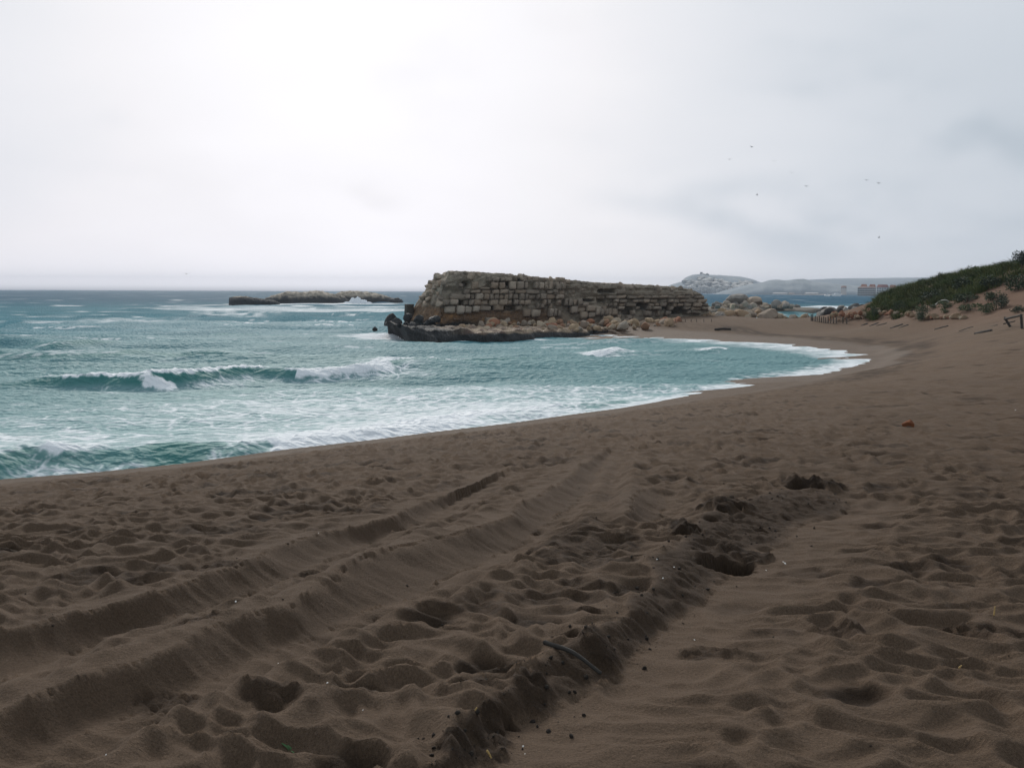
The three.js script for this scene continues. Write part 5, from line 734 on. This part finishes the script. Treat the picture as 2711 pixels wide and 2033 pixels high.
// ------------------------------------------------------------------ things on the near sand
{
  const V = (p, dy = 0) => new THREE.Vector3(p.x, p.y + dy, p.z), real = (sx, sy) => { const p = atGround(sx, sy); p.y = sandAt(p.x, p.z); return p; }, Zs = (x, y) => [1100 + x / 3.16, 1700 + y / 3.16], Zc = (x, y) => [1700 + x / 3.16, 1200 + y / 3.16];
  const o = real(2405, 1130), os = tag(mesh('stone', boulder(21, 6, 0.3, 0.5), stoneMat([0.34, 0.105, 0.03])), 'rust orange stone lying alone on the open sand', 'stone'); os.position.copy(V(o, 0.07)); os.scale.set(0.12, 0.10, 0.10);
  // driftwood stick on the spoil bank
  const a = real(...Zs(1085, 85)), b = real(...Zs(1545, 215)), c = V(a).lerp(V(b), 0.5), st = tag(base('driftwood_stick', c.x, c.y, c.z), 'dark driftwood stick lying across the dug-up ridge', 'stick'); mesh('shaft', pole(V(a, 0.05).sub(c), V(b, 0.05).sub(c), 0.013, 0.009, 4, 0.25), std([0.030, 0.025, 0.02]), st); 
  // dark clods
  const dark = new THREE.MeshStandardMaterial({ color: new THREE.Color().setRGB(0.034, 0.026, 0.019), roughness: 1, bumpMap: stoneBump, bumpScale: 0.02 }), damp = new THREE.MeshStandardMaterial({ color: new THREE.Color().setRGB(0.062, 0.045, 0.032), roughness: 1, bumpMap: stoneBump, bumpScale: 0.02 });
  const clod = (sx, sy, w, h, mat, label, seed) => { const p = real(sx, sy), d = Math.hypot(p.x, p.y - EYE, p.z), m = mesh('sand_clod', (() => { const q = rng(seed), a = []; for (let i = 0; i < 9; i++) { const g = boulder(seed + i, 4, 0.6, 0.9), k = 0.25 + 0.4 * q(); g.scale(k, k * 0.9, k); g.translate((q() - 0.5) * 1.3, (q() - 0.5) * 0.8, (q() - 0.5) * 1.3); a.push(g); } return mergeGeometries(a); })(), mat); m.position.copy(V(p, h / 2648 * d * 0.05)); m.scale.set(w / 2648 * d * 0.42, h / 2648 * d * 0.8, w / 2648 * d * 0.4); m.rotation.y = seed; return tag(m, label, 'sand clod'); };
  // crumbs of damp sand along the trench
  const r = rng(99), kinds = [boulder(81, 2, 0.5, 0.8), boulder(82, 2, 0.6, 0.8)], list = []; const F = ruts[3];
  for (let i = 0; i < 420; i++) { const s = Math.floor(r() * (F.crest.length - 1)), p = F.crest[s], q = nearest(F.foot, p.x, p.z), f = { x: lerp(F.foot[q.i].x, F.foot[q.i + 1].x, q.t), z: lerp(F.foot[q.i].z, F.foot[q.i + 1].z, q.t) }, t = r() * 1.15 - 0.25, x = lerp(p.x, f.x, t) + (r() - 0.5) * 0.35, z = lerp(p.z, f.z, t) + (r() - 0.5) * 0.35, sz = 0.003 + 0.010 * Math.pow(r(), 3); list.push([x, sandAt(x, z) + sz * 0.3, z, sz, r() * 6]); }
  for (let i = 0; i < 140; i++) { const x = (r() - 0.5) * 9, z = -3 - 9 * r(), sz = 0.003 + 0.006 * Math.pow(r(), 3); list.push([x, sandAt(x, z) + sz * 0.3, z, sz, r() * 6]); }
  const crumbs = new THREE.InstancedMesh(kinds[0], damp, list.length), M = new THREE.Matrix4(), q = new THREE.Quaternion(), e = new THREE.Euler(); list.forEach(([x, y, z, s, t], k) => { M.compose(new THREE.Vector3(x, y, z), q.setFromEuler(e.set(t, t * 2, t * 3)), new THREE.Vector3(s * 1.2, s * 0.8, s)); crumbs.setMatrixAt(k, M); }); crumbs.name = 'sand_crumbs'; scene.add(tag(crumbs, 'crumbs of damp dark sand strewn along the dug trench', 'sand crumbs', null, 'stuff'));
  // broken shell
  const shells = [[688, 1540], [623, 1580], [842, 1425], [1785, 1512], [2030, 1478], [2075, 1466], [2080, 1468], [1385, 1925], [280, 2020], [1740, 1490], [1390, 1945], [1510, 2003], [2690, 1083], [1755, 1545], [1840, 1655], [960, 1860], [866, 1797], [735, 1703]], shellG = new THREE.SphereGeometry(1, 8, 5, 0, 6.283, 0, 1.4); shellG.scale(1, 0.45, 0.8); const sh = new THREE.InstancedMesh(shellG, std([0.75, 0.72, 0.66], 0.5, { side: THREE.DoubleSide }), shells.length);
  shells.forEach(([x, y], k) => { const p = real(x, y), d = Math.hypot(p.x, p.y - EYE, p.z), s = 2.6 / 2648 * d * (0.7 + 0.6 * r()); M.compose(new THREE.Vector3(p.x, p.y + s * 0.1, p.z), q.setFromEuler(e.set(r() * 0.6, r() * 6, r() * 0.6)), new THREE.Vector3(s, s, s)); sh.setMatrixAt(k, M); }); sh.name = 'shell_fragments'; scene.add(tag(sh, 'white fragments of shell dotted over the dark sand', 'shell fragments', null, 'stuff'));
  // seedling and straws
  const pp = real(798, 1952), pl = tag(base('seedling', pp.x, pp.y, pp.z), 'small green seaside plant flat on the sand near the bottom edge', 'plant'); const sg = tuft(50, 34, 0.10, 0.16); mesh('leaf', sg, new THREE.MeshStandardMaterial({ color: new THREE.Color().setRGB(0.5, 1.05, 0.75), vertexColors: true, roughness: 0.7, side: THREE.DoubleSide }), pl); pl.scale.set(1.2, 0.55, 1.0);
  const straw = std([0.45, 0.30, 0.11], 0.8); for (const [x0, y0, x1, y1, label] of [[2633, 1628, 2636, 1606, 'upright yellow straw stuck in the sand near the right edge'], [2541, 1768, 2547, 1762, 'short yellow straw bit on the sand below the upright one'], [1290, 1988, 1300, 2006, 'pale straw among the dark lumps near the bottom edge'], [1252, 1892, 1262, 1874, 'pale straw standing from the dark mound']]) { const p = real((x0 + x1) / 2, Math.max(y0, y1)), d = Math.hypot(p.x, p.z), t0 = atD(x0, y0, d), t1 = atD(x1, y1, d), cc = t0.clone().lerp(t1, 0.5), s = mesh('straw', pole(t0.sub(cc), t1.sub(cc), 0.0045, 0.003, 2, 0.2), straw); s.position.copy(cc); tag(s, label, 'straw'); }
}

// ------------------------------------------------------------------ gulls
{
  const r = rng(5), gull = (seed) => { const body = new THREE.SphereGeometry(1, 10, 8); body.scale(0.24, 0.07, 0.07); const tail = new THREE.ConeGeometry(0.06, 0.2, 5); tail.rotateZ(Math.PI / 2); tail.scale(1, 0.3, 1); tail.translate(-0.3, 0, 0); const head = new THREE.SphereGeometry(0.06, 8, 6); head.translate(0.24, 0.03, 0);
    const wing = (s) => { const g = new THREE.BoxGeometry(0.16, 0.014, 0.7, 2, 1, 6), p = g.attributes.position; for (let i = 0; i < p.count; i++) { const t = (p.getZ(i) + 0.35) / 0.7; p.setXYZ(i, p.getX(i) * (1 - 0.72 * t * t) - 0.13 * t * t, p.getY(i) + 0.22 * Math.sin(t * 2.2) * (seed % 2 ? 0.7 : 1), s * (0.05 + t * 0.62)); } return g; };
    const parts = [body, tail, head, wing(1), wing(-1)].map((g) => { g.deleteAttribute('uv'); return g.toNonIndexed(); }); const g = mergeGeometries(parts); g.computeVertexNormals(); return g; };
  const mat = std([0.16, 0.16, 0.17], 0.8, { side: THREE.DoubleSide });
  [[2050, 427, 'gull flying upper left of the flock over the far hills'], [2097, 457, 'gull flying second from the upper left of the flock'], [2136, 493, 'dark gull flying in the middle of the flock'], [2005, 516, 'lowest gull at the left of the flock'], [2296, 477, 'gull flying at the right of the flock, upper of two'], [2328, 485, 'gull flying at the right of the flock, lower of two'], [2328, 629, 'lone gull low over the sea between the headland and the dune'], [1991, 389, 'faintest and highest gull of the flock'], [1932, 422, 'faint gull farthest left of the flock'], [493, 725, 'lone gull low above the sea horizon far left']].forEach(([x, y, label], i) => { const m = mesh('gull', gull(i), mat); m.position.copy(atD(x, y, 170 + 40 * r())); m.rotation.set((r() - 0.5) * 0.7, r() * 6.28, (r() - 0.5) * 0.4); m.scale.setScalar(0.68); tag(m, label, 'gull'); });
}

// things of one kind belong together
const KINDS = { gull: 'gulls flying over the bay', log: 'dark logs half buried along the dune foot', boulder: 'single boulders round the wall and the spit', shrub: 'shrubs growing on the dune and by the wall', 'stone bank': 'banks of loose stones', 'rock outcrop': 'outcrops of dark rock', islet: 'rocks of the islet on the horizon', pavilion: 'low pale buildings along the far shore', house: 'red-roofed houses on the far shore', 'apartment block': 'apartment blocks on the far shore', boat: 'boats off the far breakwater', straw: 'bits of straw on the near sand', 'stake fence': 'rows of wooden stakes on the sand' };
for (const o of scene.children) if (KINDS[o.userData.category]) o.userData.group = KINDS[o.userData.category];

renderer.render(scene, camera);
